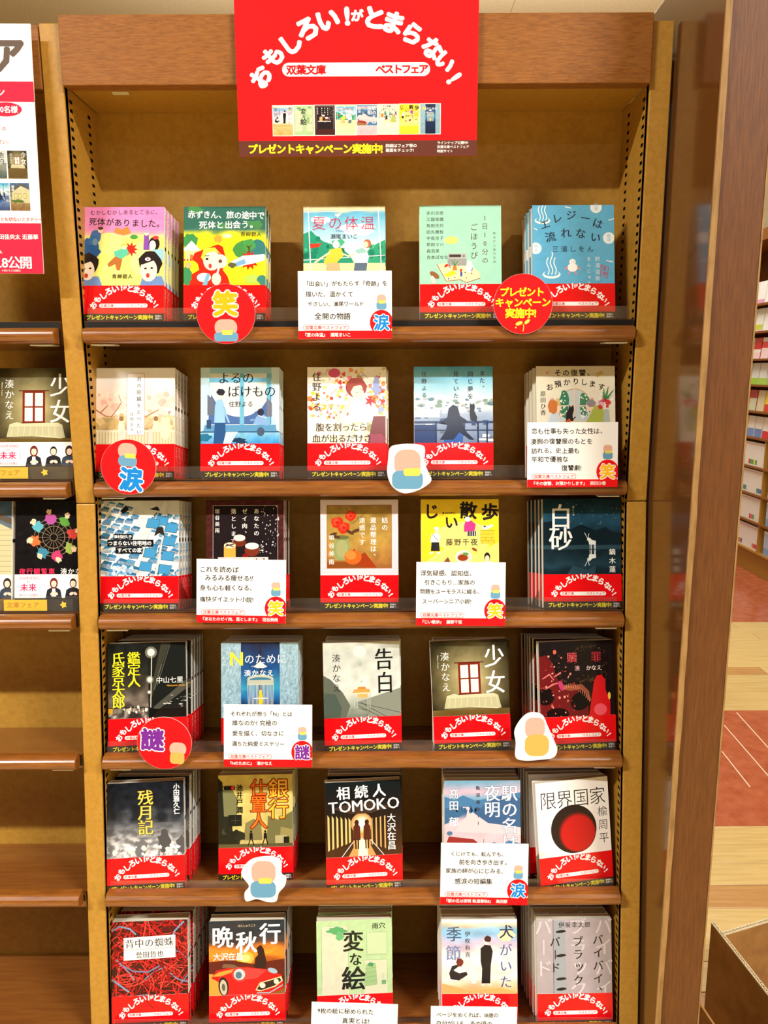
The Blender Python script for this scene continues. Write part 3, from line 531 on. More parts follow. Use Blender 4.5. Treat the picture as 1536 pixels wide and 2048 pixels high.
@cover
def street(A):
    A.g([(0, (60, 54, 50)), (46, (50, 44, 40)), (52, (190, 180, 170)), (56, (40, 34, 30)), (64, (120, 110, 100)), (90, (60, 54, 46)), (120, (34, 36, 32)), (148, (24, 26, 24))], .3, .05, 36, 46)
    A.r(54, 46, 105, 148, (26, 28, 26)); A.p([(56, 66), (74, 120), (84, 148), (72, 148), (60, 96), (55, 70)], (56, 56, 46)); A.p([(60, 60), (104, 96), (104, 84), (66, 56)], (74, 74, 66)); A.l([(66, 90), (84, 146)], .8, (90, 90, 80)); A.l([(62, 84), (72, 118)], .8, (110, 110, 96))
    A.sc(16, (76, 60, 104, 76), 1, 3, [(150, 148, 140), (90, 90, 84), (190, 190, 180)], 4, asp=.4); A.r(0, 60, 60, 61, (20, 18, 16)); A.sc(26, (12, 54, 54, 62), .6, 2, [(214, 190, 170), (150, 90, 80), (110, 130, 110), (230, 226, 210)], 6, asp=1.3); A.r(0, 53, 6, 60, (196, 150, 40)); A.r(55, 40, 105, 58, (18, 18, 16))
    for x, y, r_ in ((58, 135, 5), (56, 98, 3.4), (55, 81, 1.8)): A.e(x, y, r_ * 1.6, r_ * 1.6, (110, 108, 96)); A.e(x, y, r_, r_, (238, 236, 220))
    A.l([(59, 134), (57, 60)], 1.2, (206, 204, 190))
    A.t('鑑定人', 35, 128, 18, YEL, 'v', sp=.87, minc=True, sx=1.0); A.t('氏家京太郎', 14, 128, 18, YEL, 'v', sp=.83, minc=True, sx=1.0); A.t('中山七里', 69, 97, 9.2, (240, 240, 236), b=.01, sp=1.0); A.t('Nakayama Shichiri', 80, 89.5, 3.2, (230, 170, 50), b=.01)
@cover
def cage(A):
    A.g([(0, (20, 30, 60)), (60, (24, 40, 80)), (74, (30, 110, 170)), (90, (60, 150, 180)), (110, (34, 80, 140)), (148, (40, 44, 70))], .12, .05, 30, 40)
    for x0, x1 in ((0, 27), (80, 105)):
        A.g([(0, (130, 164, 180)), (148, (150, 180, 196))], .25, .25, 14, 40, (x0, 0, x1, 148)); rd = random.Random(x0 + 1)
        for i in range(70):
            x, y = rd.uniform(x0 + 2, x1 - 2), rd.uniform(60, 146); a = rd.uniform(0, 6.2); A.l([(x + 1.6 * cos(a + q), y + 1.6 * sin(a + q)) for q in (0, .8, 1.6, 2.4)], .5, rd.choice([(190, 214, 224), (90, 126, 150), (210, 228, 234)]), False)
        A.nx()
    A.r(52, 60, 55, 148, (44, 40, 60)); A.e(53.5, 98, 18, 6, (190, 190, 170)); A.e(53.5, 97, 15, 3.6, (60, 120, 150)); A.r(35.5, 90, 71.5, 97, (180, 184, 166)); A.p([(44, 115), (53, 122), (63, 115), (58, 113), (49, 113)], (214, 220, 220))
    for i in range(19): A.l([(36 + i * 1.95, 92), (37 + i * 1.85, 62)], .6, (214, 214, 200), False)
    A.nx(); A.p([(51, 64), (56, 64), (57, 72), (55, 83), (52, 83), (51, 74)], (240, 196, 30)); A.l([(44, 72), (63, 72)], 1.2, (226, 226, 216))
    A.t('N', 21, 127, 26, (250, 220, 60), b=.01, minc=True, nx=False); A.t('のために', 38.5, 125.5, 14.5, WHT, sp=1.02, minc=True, b=-.01); A.t('湊かなえ', 36, 106.5, 9.4, WHT, sp=1.1, minc=True); A.t('MINATO KANAE', 42, 115.5, 2.6, (190, 200, 210))
@cover
def desk(A):
    A.g([(0, (70, 80, 74)), (46, (110, 120, 110)), (60, (150, 160, 150)), (80, (206, 212, 208)), (130, (190, 196, 190)), (148, (196, 200, 190))], .10, .04, 30, 40)
    A.p([(0, 46), (0, 104), (10, 98), (26, 80), (36, 62), (30, 46)], (92, 98, 88)); A.p([(0, 46), (0, 80), (16, 78), (24, 60), (22, 46)], (70, 84, 76)); A.p([(62, 46), (44, 62), (44, 66), (105, 84), (105, 46)], (128, 134, 124))
    for p_ in ([(46, 66), (105, 50)], [(46, 62), (76, 46)], [(46, 58), (62, 54), (58, 47)], [(50, 66), (84, 46)]): A.l(p_, .7, (60, 66, 62))
    A.e(50, 135, 9, 8, (214, 222, 214)); A.e(50, 118, 3, 3, (160, 180, 160)); A.e(52, 94, 1.6, 1.6, (170, 186, 176))
    A.p([(39, 79), (64, 79), (62, 84), (42, 84)], (206, 150, 76)); A.p([(46, 84), (58, 84), (57, 87), (47, 87)], (190, 130, 60)); A.r(46, 72, 60, 78, (216, 170, 100)); A.r(40, 77.5, 64, 79, (236, 226, 200))
    for x in (42, 46, 60, 63): A.l([(x, 78), (x, 58)], .9, (176, 184, 182), False)
    A.nx(); A.t('告', 83, 124, 31, (26, 26, 26), minc=True, sx=.86, nx=False); A.t('白', 84, 92, 31, (26, 26, 26), minc=True, sx=.80); A.t('湊かなえ', 18, 127, 12, (40, 44, 42), 'v', sp=1.12, minc=True, b=-.01)
@cover
def olive(A):
    A.g([(0, (90, 72, 34)), (50, (96, 76, 36)), (56, (120, 100, 52)), (90, (158, 138, 80)), (125, (120, 102, 56)), (148, (44, 40, 26))], .08, .03, 30, 40)
    A.gf(radial(52, 94, 62, 68, (208, 196, 140), (44, 38, 22), .08), 30, 36, (0, 54, 105, 148))
    A.r(37, 75, 67, 117, (120, 36, 24)); A.r(32, 117, 72, 118.5, (90, 30, 22)); A.r(36, 74, 68, 75.5, (90, 30, 22))
    for x0, x1 in ((40, 50.6), (53.6, 64)):
        for y0, y1 in ((77, 95), (97, 114.5)): A.r(x0, y0, x1, y1, (252, 250, 226), False)
    A.nx(); A.p([(16, 56), (20, 73), (30, 76), (36, 74), (84, 75), (90, 72), (94, 55), (88, 54), (50, 57)], (206, 200, 164)); A.p([(16, 56), (20, 70), (90, 70), (94, 55), (60, 58)], (184, 180, 144))
    for i in range(9): A.l([(24 + i * 8, 70), (22 + i * 8.4, 57)], .6, (216, 212, 182), False)
    A.nx(); A.t('少', 87, 125, 33, (250, 250, 246), minc=True, sx=.86, nx=False); A.t('女', 87, 90, 33, (250, 250, 246), minc=True, sx=.86); A.t('湊かなえ', 19.5, 127, 12.6, (246, 244, 236), 'v', sp=1.1, minc=True, b=-.01); A.t('Minato Kanae', 10, 128, 3, (220, 214, 190), rot=-90)
@cover
def crimson(A):
    A.g([(0, (30, 14, 16)), (148, (26, 20, 22))], .3, .08, 30, 40)
    A.p([(0, 46), (0, 128), (10, 130), (18, 120), (24, 100), (30, 86), (50, 84), (66, 74), (68, 46)], (104, 24, 26)); A.e(8, 74, 12, 12, (22, 12, 12)); A.e(56, 66, 14, 12, (16, 10, 10), 30); A.e(24, 50, 16, 8, (26, 8, 10))
    A.l([(30, 86), (44, 84), (58, 86), (66, 78), (70, 66)], [5, 7, 7, 6, 3], (150, 80, 60))
    for i in range(16): 
        a = i / 15; x = 32 + a * 37; y = 85 + 4 * sin(a * 4) - a * a * 14; A.l([(x, y - 3), (x + 1, y + 3)], .6, (226, 150, 110), False)
    A.nx(); A.sc(60, (0, 46, 50, 130), .4, 1.6, [(214, 110, 100), (170, 50, 46), (236, 150, 140), (140, 30, 34)], 5, j=.4)
    for p_ in ([(4, 98), (14, 104), (20, 96)], [(8, 84), (18, 90), (26, 92)], [(20, 100), (30, 106)]): A.l(p_, [1.2, 2.4, 1], (226, 120, 120))
    A.e(22, 134, 2.4, 3.2, (214, 100, 80)); A.e(30, 88, 3.4, 7, (190, 60, 110), 20)
    rd = random.Random(2)
    for i in range(80):
        q = rd.choice([(26, 32, 94, 138), (26, 94, 94, 96), (84, 100, 94, 138), (50, 134, 80, 142), (50, 92, 80, 100)]); x, y = rd.uniform(q[0], q[2]), rd.uniform(min(q[1], q[3]), max(q[1], q[3]))
        if 38 < x < 84 and 101 < y < 132 or y < 92: continue
        a = rd.uniform(0, 6); A.l([(x + 1.8 * cos(a + w2), y + 1.8 * sin(a + w2)) for w2 in (0, .9, 1.8, 2.7)], .4, (110, 80, 54), False)
    A.nx(); A.p([(68, 46), (72, 70), (76, 92), (80, 100), (87, 101), (92, 94), (92, 80), (98, 66), (98, 46)], (214, 26, 34)); A.e(84, 54, 9, 8, (236, 90, 110)); A.e(97, 72, 2, 5, (236, 200, 80))
    A.t('贖', 46, 126, 15, (214, 80, 90), minc=True, nx=False); A.t('罪', 80, 126, 15, (190, 50, 66), minc=True); A.t('湊', 53, 111, 7.6, (240, 190, 200), nx=False); A.t('かなえ', 69, 111, 7.6, (240, 226, 230), sp=.98, minc=True)
@cover
def moon(A):
    A.g([(0, (120, 120, 124)), (46, (150, 150, 154)), (76, (96, 98, 104)), (92, (70, 74, 82)), (106, (30, 34, 42)), (148, (22, 26, 34))], .35, .06, 40, 50)
    A.gf(lambda u, v: mixc(mixc((232, 232, 234), (120, 120, 126), .5 + 1.3 * mn.fractal(Vector((u * .09, v * .13, 3)), 1, 2, 5)), (70, 74, 82), (v - 62) / 34), 60, 40, (0, 46, 105, 92)); A.sc(30, (0, 48, 104, 60), 1, 4, [(216, 216, 218), (190, 190, 194)], 5, j=.4); A.blob(78, 66, 9, 14, (76, 76, 80), .25); A.blob(100, 60, 6, 12, (84, 84, 88), .25); A.blob(46, 58, 8, 12, (110, 110, 114), .3); A.sc(26, (20, 46, 100, 60), 1, 4, [(236, 236, 238), (210, 210, 212)], 8, j=.4)
    A.t('残月記', 53, 127, 22, (110, 92, 30), 'v', sp=.93, minc=True, b=.02); A.t('残月記', 53, 127, 21.5, (230, 204, 90), 'v', sp=.95, minc=True); A.t('小田雅久仁', 95, 140, 8.8, WHT, 'v', sp=.96, b=.012, minc=True)
@cover
def bank(A):
    A.g([(0, (180, 160, 90)), (50, (196, 180, 110)), (100, (206, 190, 110)), (148, (216, 196, 104))], .10, .04, 30, 40)
    A.p([(0, 46), (0, 144), (6, 138), (8, 100), (18, 96), (20, 70), (30, 56), (30, 46)], (34, 34, 26)); A.p([(6, 128), (20, 128), (28, 112), (26, 90), (8, 90)], (120, 120, 80)); A.r(14, 76, 33, 92, (26, 28, 22)); A.l([(18, 84), (30, 84)], .6, (70, 70, 60)); A.l([(24, 80), (24, 90)], .6, (70, 70, 60))
    A.p([(36, 60), (38, 80), (50, 86), (60, 80), (62, 56), (36, 56)], (130, 122, 76)); A.p([(68, 56), (70, 90), (84, 84), (105, 96), (105, 50), (68, 50)], (110, 108, 66)); A.p([(86, 50), (88, 74), (105, 70), (105, 50)], (150, 140, 84)); A.sc(16, (6, 52, 34, 72), 3, 7, [(40, 40, 28), (60, 60, 40), (30, 32, 22)], 6); A.r(80, 50, 96, 62, (176, 168, 120)); A.r(92, 50, 100, 60, (30, 30, 24))
    A.r(0, 46, 105, 51, (90, 84, 50))
    for x, s_ in ((46, 1), (66, 1.1)): A.p([(x - 2.4, 58), (x + 2.4, 58), (x + 2, 66 * 1.0), (x - 2, 66)], (20, 18, 18)); A.e(x, 68, 1.5, 1.8, (20, 18, 18), n=8); A.l([(x - 1, 58), (x - 4, 49)], 1.4, (20, 18, 18), False); A.l([(x + 1, 58), (x + 4, 49)], 1.4, (20, 18, 18))
    A.l([(0, 133), (20, 130)], 1, (40, 40, 40)); A.rr(8, 127, 24, 133, 2, (30, 26, 26)); A.e(20.6, 130, 2.4, 2.4, (236, 50, 40))
    A.ot('銀行', 85, 128, 30, (214, 90, 24), (90, 30, 10), 'v' and .02, .05, d='v', sp=.95, minc=False); A.t('銀行', 85, 128, 29, (250, 200, 60), 'v', sp=.98, b=.0)
    A.ot('仕置人', 57, 130, 25, (196, 50, 20), (90, 24, 10), .02, .05, d='v', sp=.93); A.t('仕置人', 57, 130, 24.4, (240, 120, 30), 'v', sp=.953, b=.0)
    A.t('池井戸', 30, 130, 9.8, (30, 26, 24), 'v', sp=.98, b=.015, minc=True, nx=False); A.t('潤', 30, 99, 9.8, (30, 26, 24), b=.015, minc=True)
@cover
def corridor(A):
    A.g([(0, (40, 26, 18)), (50, (70, 40, 20)), (110, (26, 20, 20)), (148, (16, 26, 30))], .1, .04)
    for i, x in enumerate((3, 9, 15, 21, 27, 32)): A.p([(x, 54 + i * 2), (x + 2.6, 56 + i * 2), (x + 2.6, 100 - i), (x, 104 - i)], (220, 190, 120)); A.p([(88 - x + 4 - 8, 56 + i * 2), (86 - x, 54 + i * 2), (86 - x, 100 - i), (82 - x + 2, 99 - i)], (200, 160, 100))
    A.p([(38, 58), (30, 44), (70, 44), (62, 60), (62, 96), (50, 102), (38, 96)], (196, 150, 90)); A.p([(44, 44), (58, 44), (56, 70), (46, 70)], (252, 240, 210)); [A.e(50, 90, 15 - i * 1.6, 15 - i * 1.6, mixc((190, 140, 80), (255, 250, 232), i / 6)) for i in range(7)]; A.p([(10, 112), (36, 104), (64, 104), (92, 112), (60, 120), (40, 120)], (60, 44, 36)); A.l([(22, 46), (38, 66)], .8, WHT); A.l([(80, 46), (62, 68)], .8, WHT)
    for x in (43, 57): A.p([(x - 5, 68), (x + 5, 68), (x + 4.6, 86), (x + 2, 90), (x - 2, 90), (x - 4.6, 86)], (80, 36, 22)); A.e(x, 92, 3, 3.8, (60, 26, 18)); A.l([(x - 2, 69), (x - 1.6, 56)], 1.8, (50, 24, 18), False); A.l([(x + 2, 69), (x + 1.6, 56)], 1.8, (50, 24, 18))
    A.t('相続人', 25.5, 133, 19, WHT, sp=1.3, b=.01, minc=True, rot=2); A.t('TOMOKO', 11, 114.5, 22, WHT, sp=1.02, b=.0, minc=True, rot=2, sx=.98); A.t('大沢在昌', 91, 96, 12.5, WHT, 'v', sp=1.0, b=.0, minc=True)
@cover
def river(A):
    A.g([(0, (200, 180, 190)), (60, (226, 196, 200)), (96, (214, 186, 196)), (104, (60, 100, 140)), (118, (90, 140, 180)), (124, (130, 170, 200)), (132, (214, 180, 200)), (148, (110, 160, 190))], .06, .03, 30, 50)
    A.p([(0, 110), (0, 126), (14, 122), (26, 128), (44, 120), (60, 124), (105, 132), (105, 100), (60, 96), (30, 106)], (70, 120, 166)); A.p([(50, 86), (40, 100), (56, 116), (80, 128), (105, 124), (105, 84), (76, 86)], (60, 96, 140)); A.p([(0, 88), (0, 110), (22, 112), (28, 104), (14, 94)], (60, 104, 146)); A.p([(24, 112), (32, 108), (30, 98), (20, 90), (14, 78), (105, 74), (105, 84), (60, 90), (40, 104), (34, 112)], (230, 204, 206))
    A.p([(105, 46), (105, 62), (88, 66), (78, 60), (68, 64), (58, 58), (50, 46)], (70, 120, 170)); A.p([(0, 46), (0, 64), (50, 58), (50, 46)], (150, 110, 70)); A.p([(2, 62), (6, 72), (40, 68), (52, 58), (50, 54), (24, 58)], (150, 52, 44)); A.l([(54, 50), (54, 68)], .7, (90, 90, 90)); A.e(7, 76, 4, 3, (80, 120, 150)); A.sc(14, (14, 106, 44, 112), .8, 2, [(50, 90, 130)], 5, asp=2)
    for x, y, s_, z in ((90, 131, '駅の名は', 23), (66, 131, '夜明', 23)): A.t(s_, x, y, z, (70, 100, 140), 'v', sp=.97, b=.022, minc=True); A.t(s_, x, y, z, WHT, 'v', sp=.97, minc=True)
    A.t('軌道春秋II', 46.5, 138, 6, (60, 60, 70), 'v', sp=1.6, minc=True, nx=False); A.t('髙田', 13, 130, 14, (90, 100, 130), 'v', sp=1.12, b=.03, minc=True); A.t('髙田', 13, 130, 14, WHT, 'v', sp=1.12, minc=True); A.t('郁', 13, 92, 14, WHT, minc=True)
@cover
def disc(A):
    A.r(0, 0, 105, 148, (242, 240, 240)); A.t('限界国家', 17, 123, 26, (30, 28, 28), sp=.97, sx=.95, b=-.008)
    A.e(52, 81, 33, 33, (34, 22, 22), n=48)
    for i in range(9): t_ = i / 8; A.box_ = (0, 0, 105, 148); A.e(56.5 + t_ * 1.5, 76.5 - t_ * 2, 27.5 - t_ * 3.5, 28 - t_ * 4, mixc((44, 20, 20), (190, 18, 24), t_), n=40)
    A.t('楡周平', 95, 101, 15, (36, 34, 34), 'v', sp=1.22, b=-.006)
@cover
def threads(A):
    A.g([(0, (60, 14, 16)), (148, (70, 18, 20))], .3, .1); rd = random.Random(4)
    for i in range(270):
        x, y = rd.uniform(-6, 110), rd.uniform(40, 152); a = rd.uniform(0, 6.3); b_ = rd.uniform(-.35, .35); pts = []
        for q in range(7): pts.append((x, y)); x += 6.5 * cos(a); y += 6.5 * sin(a); a += b_
        A.l(pts, rd.uniform(.9, 1.7), rd.choice([(206, 30, 32), (226, 50, 46), (176, 20, 26), (236, 70, 60), (120, 14, 18)]) if i % 40 else (110, 140, 176), i % 4 == 3)
    A.l([(0, 136), (12, 142), (26, 138), (34, 130)], 2.2, (116, 146, 180)); A.l([(100, 146), (88, 134), (84, 126)], 2.2, (116, 146, 180)); A.l([(12, 90), (30, 80), (50, 78), (66, 86)], 2, (110, 120, 160)); A.l([(0, 70), (24, 52)], 2.4, (116, 146, 180))
    A.p([(17, 95), (88, 97), (88, 128), (17, 126)], (244, 242, 242)); A.p([(17, 108.4), (88, 110), (88, 111.6), (17, 110)], (200, 196, 196)); A.t('背中の蜘蛛', 25, 117.6, 13.2, (40, 38, 38), sp=1.02, rot=1.4, b=-.008, minc=True); A.t('誉田哲也', 38, 102, 9.4, (60, 56, 56), sp=1.03, rot=1.4, minc=True)
@cover
def sunset(A):
    A.g([(0, (60, 40, 20)), (46, (120, 80, 30)), (64, (40, 24, 20)), (80, (120, 40, 16)), (96, (236, 140, 40)), (112, (196, 110, 40)), (122, (70, 50, 50)), (148, (30, 44, 56))], .30, .035, 40, 50, asp=.45)
    A.e(50, 96, 12, 9, (246, 180, 70)); A.e(50, 96, 7, 5, (254, 226, 130)); A.p([(0, 84), (0, 92), (30, 94), (60, 88), (105, 94), (105, 70), (0, 70)], (90, 26, 20))
    A.p([(62, 78), (64, 96), (68, 100), (66, 110), (72, 114), (76, 108), (78, 98), (80, 90), (78, 78)], (44, 20, 22))
    A.p([(0, 46), (0, 76), (14, 74), (22, 60), (24, 46)], (206, 150, 60)); A.p([(3, 70), (10, 80), (30, 84), (52, 84), (80, 80), (100, 72), (103, 62), (102, 52), (84, 46), (24, 46), (20, 60), (10, 66)], (196, 20, 26)); A.p([(28, 80), (52, 83), (80, 79), (66, 68), (40, 66)], (230, 60, 60)); A.p([(4, 72), (14, 78), (36, 82), (34, 78), (16, 72)], (214, 150, 60)); A.l([(16, 84), (20, 90), (34, 88), (46, 82)], 1.4, (60, 40, 36)); A.p([(18, 84), (20, 89), (34, 88), (44, 82)], (120, 84, 64))
    A.e(42, 74, 11, 10, (190, 60, 56), -20); A.e(42, 74, 8, 7.6, (190, 200, 206), -20); A.e(41, 73, 4.4, 4.8, (80, 110, 130)); A.e(88, 78, 7, 3.4, (150, 180, 200), -20); A.e(20, 58, 7, 13, (34, 26, 26), 6); A.e(20, 57, 5, 10.5, (190, 180, 160), 6); A.e(20, 57, 2.4, 5, (90, 84, 76), 6)
    A.p([(64, 52), (70, 62), (100, 70), (102, 64), (92, 56), (70, 50)], (230, 210, 160)); A.p([(66, 53), (71, 61), (98, 68), (100, 64), (90, 57), (72, 51.5)], (50, 30, 26)); A.e(74, 58, 4, 3.6, (236, 226, 200)); A.e(93, 63, 3.4, 3.4, (236, 226, 200)); A.l([(66, 48), (84, 48), (102, 58)], 1.6, (150, 170, 186))
    A.t('晩', 19, 126, 31, WHT, minc=True, b=.01, nx=False); A.t('秋', 52, 118, 31, WHT, minc=True, b=.01, nx=False, sx=.98); A.t('行', 85, 129, 31, WHT, minc=True, b=.01, sx=.98); A.t('ばんしゅうこう', 42, 141, 3.6, (240, 220, 180), sp=.98); A.t('大沢在昌', 11, 99, 11, WHT, b=.012, sp=.95)
@cover
def sketch(A):
    A.g([(0, (172, 202, 152)), (148, (176, 206, 158))], .06, .06); A.g([(0, (206, 208, 184)), (140, (204, 206, 182))], .04, .06, 14, 20, (7, 20, 44, 140)); A.r(70, 100, 98, 130, (188, 208, 168)); A.r(66, 20, 98, 92, (202, 206, 180)); A.r(68, 98, 97, 99, (160, 190, 150)); A.l([(70, 100), (98, 100), (98, 130), (70, 130), (70, 100)], .5, (130, 160, 120)); A.l([(7, 60), (7, 140), (44, 140), (44, 60)], .5, (130, 160, 120)); A.l([(66, 60), (66, 92), (98, 92), (98, 60)], .5, (130, 160, 120))
    A.blob(28, 134, 13, 5, (84, 160, 104), .25); A.blob(32, 126, 6, 6, (100, 172, 116), .3); A.p([(66, 56), (84, 58), (82, 88), (68, 86)], (150, 184, 130)); A.blob(75, 86, 4, 3, (70, 140, 96), .2)
    for i in range(4): A.l([(67, 62 + i * 6), (83, 64 + i * 6)], .5, (110, 150, 100), False)
    A.nx(); A.e(92, 70, 2, 4, (190, 200, 170)); A.r(90, 58, 96, 64, (110, 160, 110))
    A.t('変', 51, 119, 30, (26, 30, 28), minc=True, b=.012, nx=False); A.t('な', 54, 94, 19, (26, 30, 28), minc=True, nx=False, b=.008); A.t('絵', 51, 68, 34, (26, 30, 28), minc=True, b=.012); A.t('雨穴', 82, 139, 9, (40, 44, 40), sp=1.06, b=.005, minc=True)
@cover
def dogday(A):
    A.g([(0, (226, 170, 100)), (52, (230, 186, 130)), (66, (240, 232, 226)), (104, (240, 230, 226)), (114, (206, 186, 214)), (126, (130, 180, 220)), (138, (150, 194, 224)), (142, (214, 190, 150)), (148, (246, 246, 240))], .14, .03, 30, 44, asp=.6)
    A.blob(90, 126, 12, 8, (232, 214, 176), .15); A.p([(0, 60), (40, 50), (80, 54), (105, 48), (105, 44), (0, 44)], (222, 170, 104))
    A.p([(55, 60), (67, 60), (68, 84), (71, 104), (68, 112), (60, 113), (54, 108), (54, 90), (56, 80)], (26, 24, 30)); A.e(62, 118, 4, 5, (250, 232, 220)); A.blob(64, 121, 5, 4.4, (70, 34, 34), .12); A.e(57, 58, 3, 1.6, (250, 220, 200)); A.e(66, 58, 3, 1.6, (250, 220, 200))
    A.p([(12, 66), (24, 64), (36, 72), (34, 76), (24, 74), (22, 86), (14, 84), (10, 74)], (36, 32, 38)); A.p([(16, 78), (24, 84), (30, 78), (24, 74)], (250, 240, 232)); A.e(27, 88, 3.6, 4.4, (250, 226, 210)); A.blob(25, 89, 5, 6, (110, 46, 40), .15); A.l([(14, 64), (20, 59)], 2, SKIN, False); A.l([(26, 66), (30, 61)], 2, SKIN); A.blob(44, 68, 7, 7, (248, 240, 226), .25); A.blob(42, 76, 4, 4, (250, 242, 230), .2)
    A.t('犬', 90, 131, 20, (34, 50, 80), minc=True, nx=False); A.t('がいた', 89, 106, 18, (70, 84, 150), 'v', sp=1.22, minc=True, b=-.008); A.t('季', 17, 128, 22, (70, 90, 120), minc=True, nx=False); A.t('節', 16, 102, 22, (110, 130, 180), minc=True); A.t('伊吹有喜', 36, 128, 7.6, (60, 60, 70), 'v', sp=1.24, minc=True)
@cover
def grey(A):
    A.g([(0, (160, 150, 158)), (148, (172, 162, 170))], .04, .04); A.p([(22, 46), (24, 146), (40, 146), (42, 46)], (150, 156, 166)); A.r(23, 46, 24, 147, (120, 104, 110))
    for s_, x in (('バイバイ', 94), ('ブラック', 58), ('バード', 10)): A.t(s_, x, 138, 26, (204, 196, 204), 'v', sp=1.1, minc=True, b=-.01)
    A.t('伊坂幸太郎', 35, 140, 8.2, (44, 40, 44), sp=1.12, minc=True); A.t('バイバイ、', 86, 119, 15, (34, 32, 36), 'v', sp=1.18, minc=True); A.t('ブラック', 58, 117, 15, (34, 32, 36), 'v', sp=1.18, minc=True); A.t('バード', 26, 117, 15, (34, 32, 36), 'v', sp=1.18, minc=True)
    for y in (131, 98, 66, 52): A.e(34, y, 7, 2, (30, 26, 30), 6); A.r(28, y - .8, 41, y + .5, (30, 26, 30))
@cover
def wheel(A):
    A.g([(0, (20, 16, 18)), (148, (26, 24, 24))], .3, .08)
    for k in range(16): a = k * pi / 8; A.l([(52 + 6 * cos(a), 99 + 6 * sin(a)), (52 + 26 * cos(a), 99 + 26 * sin(a))], .7, (120, 104, 80), False)
    for r_ in (5, 15, 21, 26): A.l([(52 + r_ * cos(q * pi / 16), 99 + r_ * sin(q * pi / 16)) for q in range(33)], .9, (130, 110, 84))
    for k, col in enumerate([(200, 70, 60), (90, 150, 60), (170, 80, 150), (90, 170, 190), (230, 110, 60), (60, 130, 160), (190, 60, 110), (150, 170, 80)]):
        a = k * pi / 4 + .2; A.blob(52 + 26 * cos(a), 99 + 26 * sin(a), 7, 7, col, .3); A.blob(52 + 33 * cos(a), 101 + 33 * sin(a), 4, 4, (230, 200, 170), .3)
    A.t('夜行観覧車', 10, 53, 9, (230, 50, 90), b=.02, sp=1.1); A.t('湊かなえ', 66, 53, 9, (240, 240, 240), sp=1.1, minc=True)
@cover
def house(A):
    A.g([(0, (120, 90, 50)), (60, (150, 130, 90)), (148, (60, 90, 130))], .2, .04); A.p([(10, 40), (10, 96), (60, 132), (105, 110), (105, 40)], (196, 190, 150)); A.p([(2, 96), (60, 136), (105, 116), (105, 124), (60, 146), (0, 104)], (90, 80, 70))
    for i in range(10): A.l([(10, 46 + i * 7), (105, 46 + i * 7)], .6, (150, 144, 110), False)
    A.nx()
    for x in (24, 46, 74): A.r(x, 66, x + 14, 92, (90, 84, 60)); A.r(x + 1.5, 68, x + 12.5, 90, (226, 206, 130)); A.l([(x + 7, 68), (x + 7, 90)], .8, (90, 84, 60))
    A.blob(40, 50, 34, 9, (84, 104, 44), .25); A.t('境遇', 16, 128, 16, (240, 240, 236), 'v', sp=1.05, minc=True)
SPINE = dict(olive=(80, 66, 34), night=(230, 228, 222), sky=(226, 232, 232), cream=(232, 226, 206))

# ------------------------------------------------------------------ the bookcase
XL, XR = -0.383, 0.322            # inner faces of the main bay
KZ = 1.327                        # the uprights bend forward below this height
def post(z): return 1.004 if z >= KZ else 1.004 - (KZ - z) * 0.1229
BACK = 1.112
TOPZ = at(700, 26, 0.996).z
HBZ = at(700, 168, 0.996).z
SOF = HBZ + 0.004
SL = radians(12)
ROWS = [dict(e=640, r=668, p=1.004), dict(e=957, r=979.5, p=1.004), dict(e=1222, r=1247, p=.986), dict(e=1507, r=1529, p=.962), dict(e=1786, r=1805, p=.937), dict(e=2064, r=2080, p=.911)]
for R_ in ROWS:
    R_['df'] = R_['p'] + 0.004; R_['zf'] = at(768, R_['e'], R_['df']).z; R_['zr'] = at(768, R_['r'], R_['p'] - 0.014).z
    R_['db'] = R_['df'] + 0.007
def zs(row, y): R_ = ROWS[row]; return R_['zf'] - (y - R_['df']) * tan(SL)

def side_panel(name, x, sgn, parent):
    """slotted steel side: face at x, sgn +1 when it faces +x"""
    mb = MB(); z0, z1, pit, hh = 0.30, SOF, 0.0105, 0.0042
    n = int((z1 - z0) / pit); zz = [0.02]
    for i in range(n): zz += [z0 + i * pit, z0 + i * pit + hh]
    zz.append(z1)
    def cols(z): p_ = post(z); return [p_ + .003, p_ + .014, p_ + .023, BACK - .034, BACK - .025, BACK + .004]
    for z in zz:
        for y in cols(z): mb.v.append((x, y, z)); mb.c.append((190, 138, 42))
    for j in range(len(zz) - 1):
        for i in range(5):
            if j % 2 == 1 and i in (1, 3): continue
            a = j * 6 + i; f = (a, a + 1, a + 7, a + 6); mb.f.append(f if sgn > 0 else f[::-1])
    return mb.build(name, M_gold, parent)
def upright(parent, x0, x1, faces):
    for nm, za, zb in (('upper_post', KZ + .0006, TOPZ - .006), ('lower_post', 0.0, KZ - .0006)):
        mb = MB(); prof = [(post(za), za), (post(zb), zb), (post(zb) + .012, zb), (post(za) + .012, za)]
        mb.prism_x(prof, x0, x1); bevel(mb.build(nm, M_gold, parent), .0012, 2)
    for x, sg in faces:
        side_panel('side_panel', x, sg, parent)
        a, b_ = sorted((x - sg * .0015, x - sg * .0035)); mb = MB()
        mb.prism_x([(post(.02) + .013, .02), (post(KZ) + .013, KZ), (post(KZ) + .013, SOF), (BACK, SOF), (BACK, .02)], a, b_); mb.build('slot_shade_sheet', M_black, parent)  # black sheet added behind the slots, stands in for the shade inside them

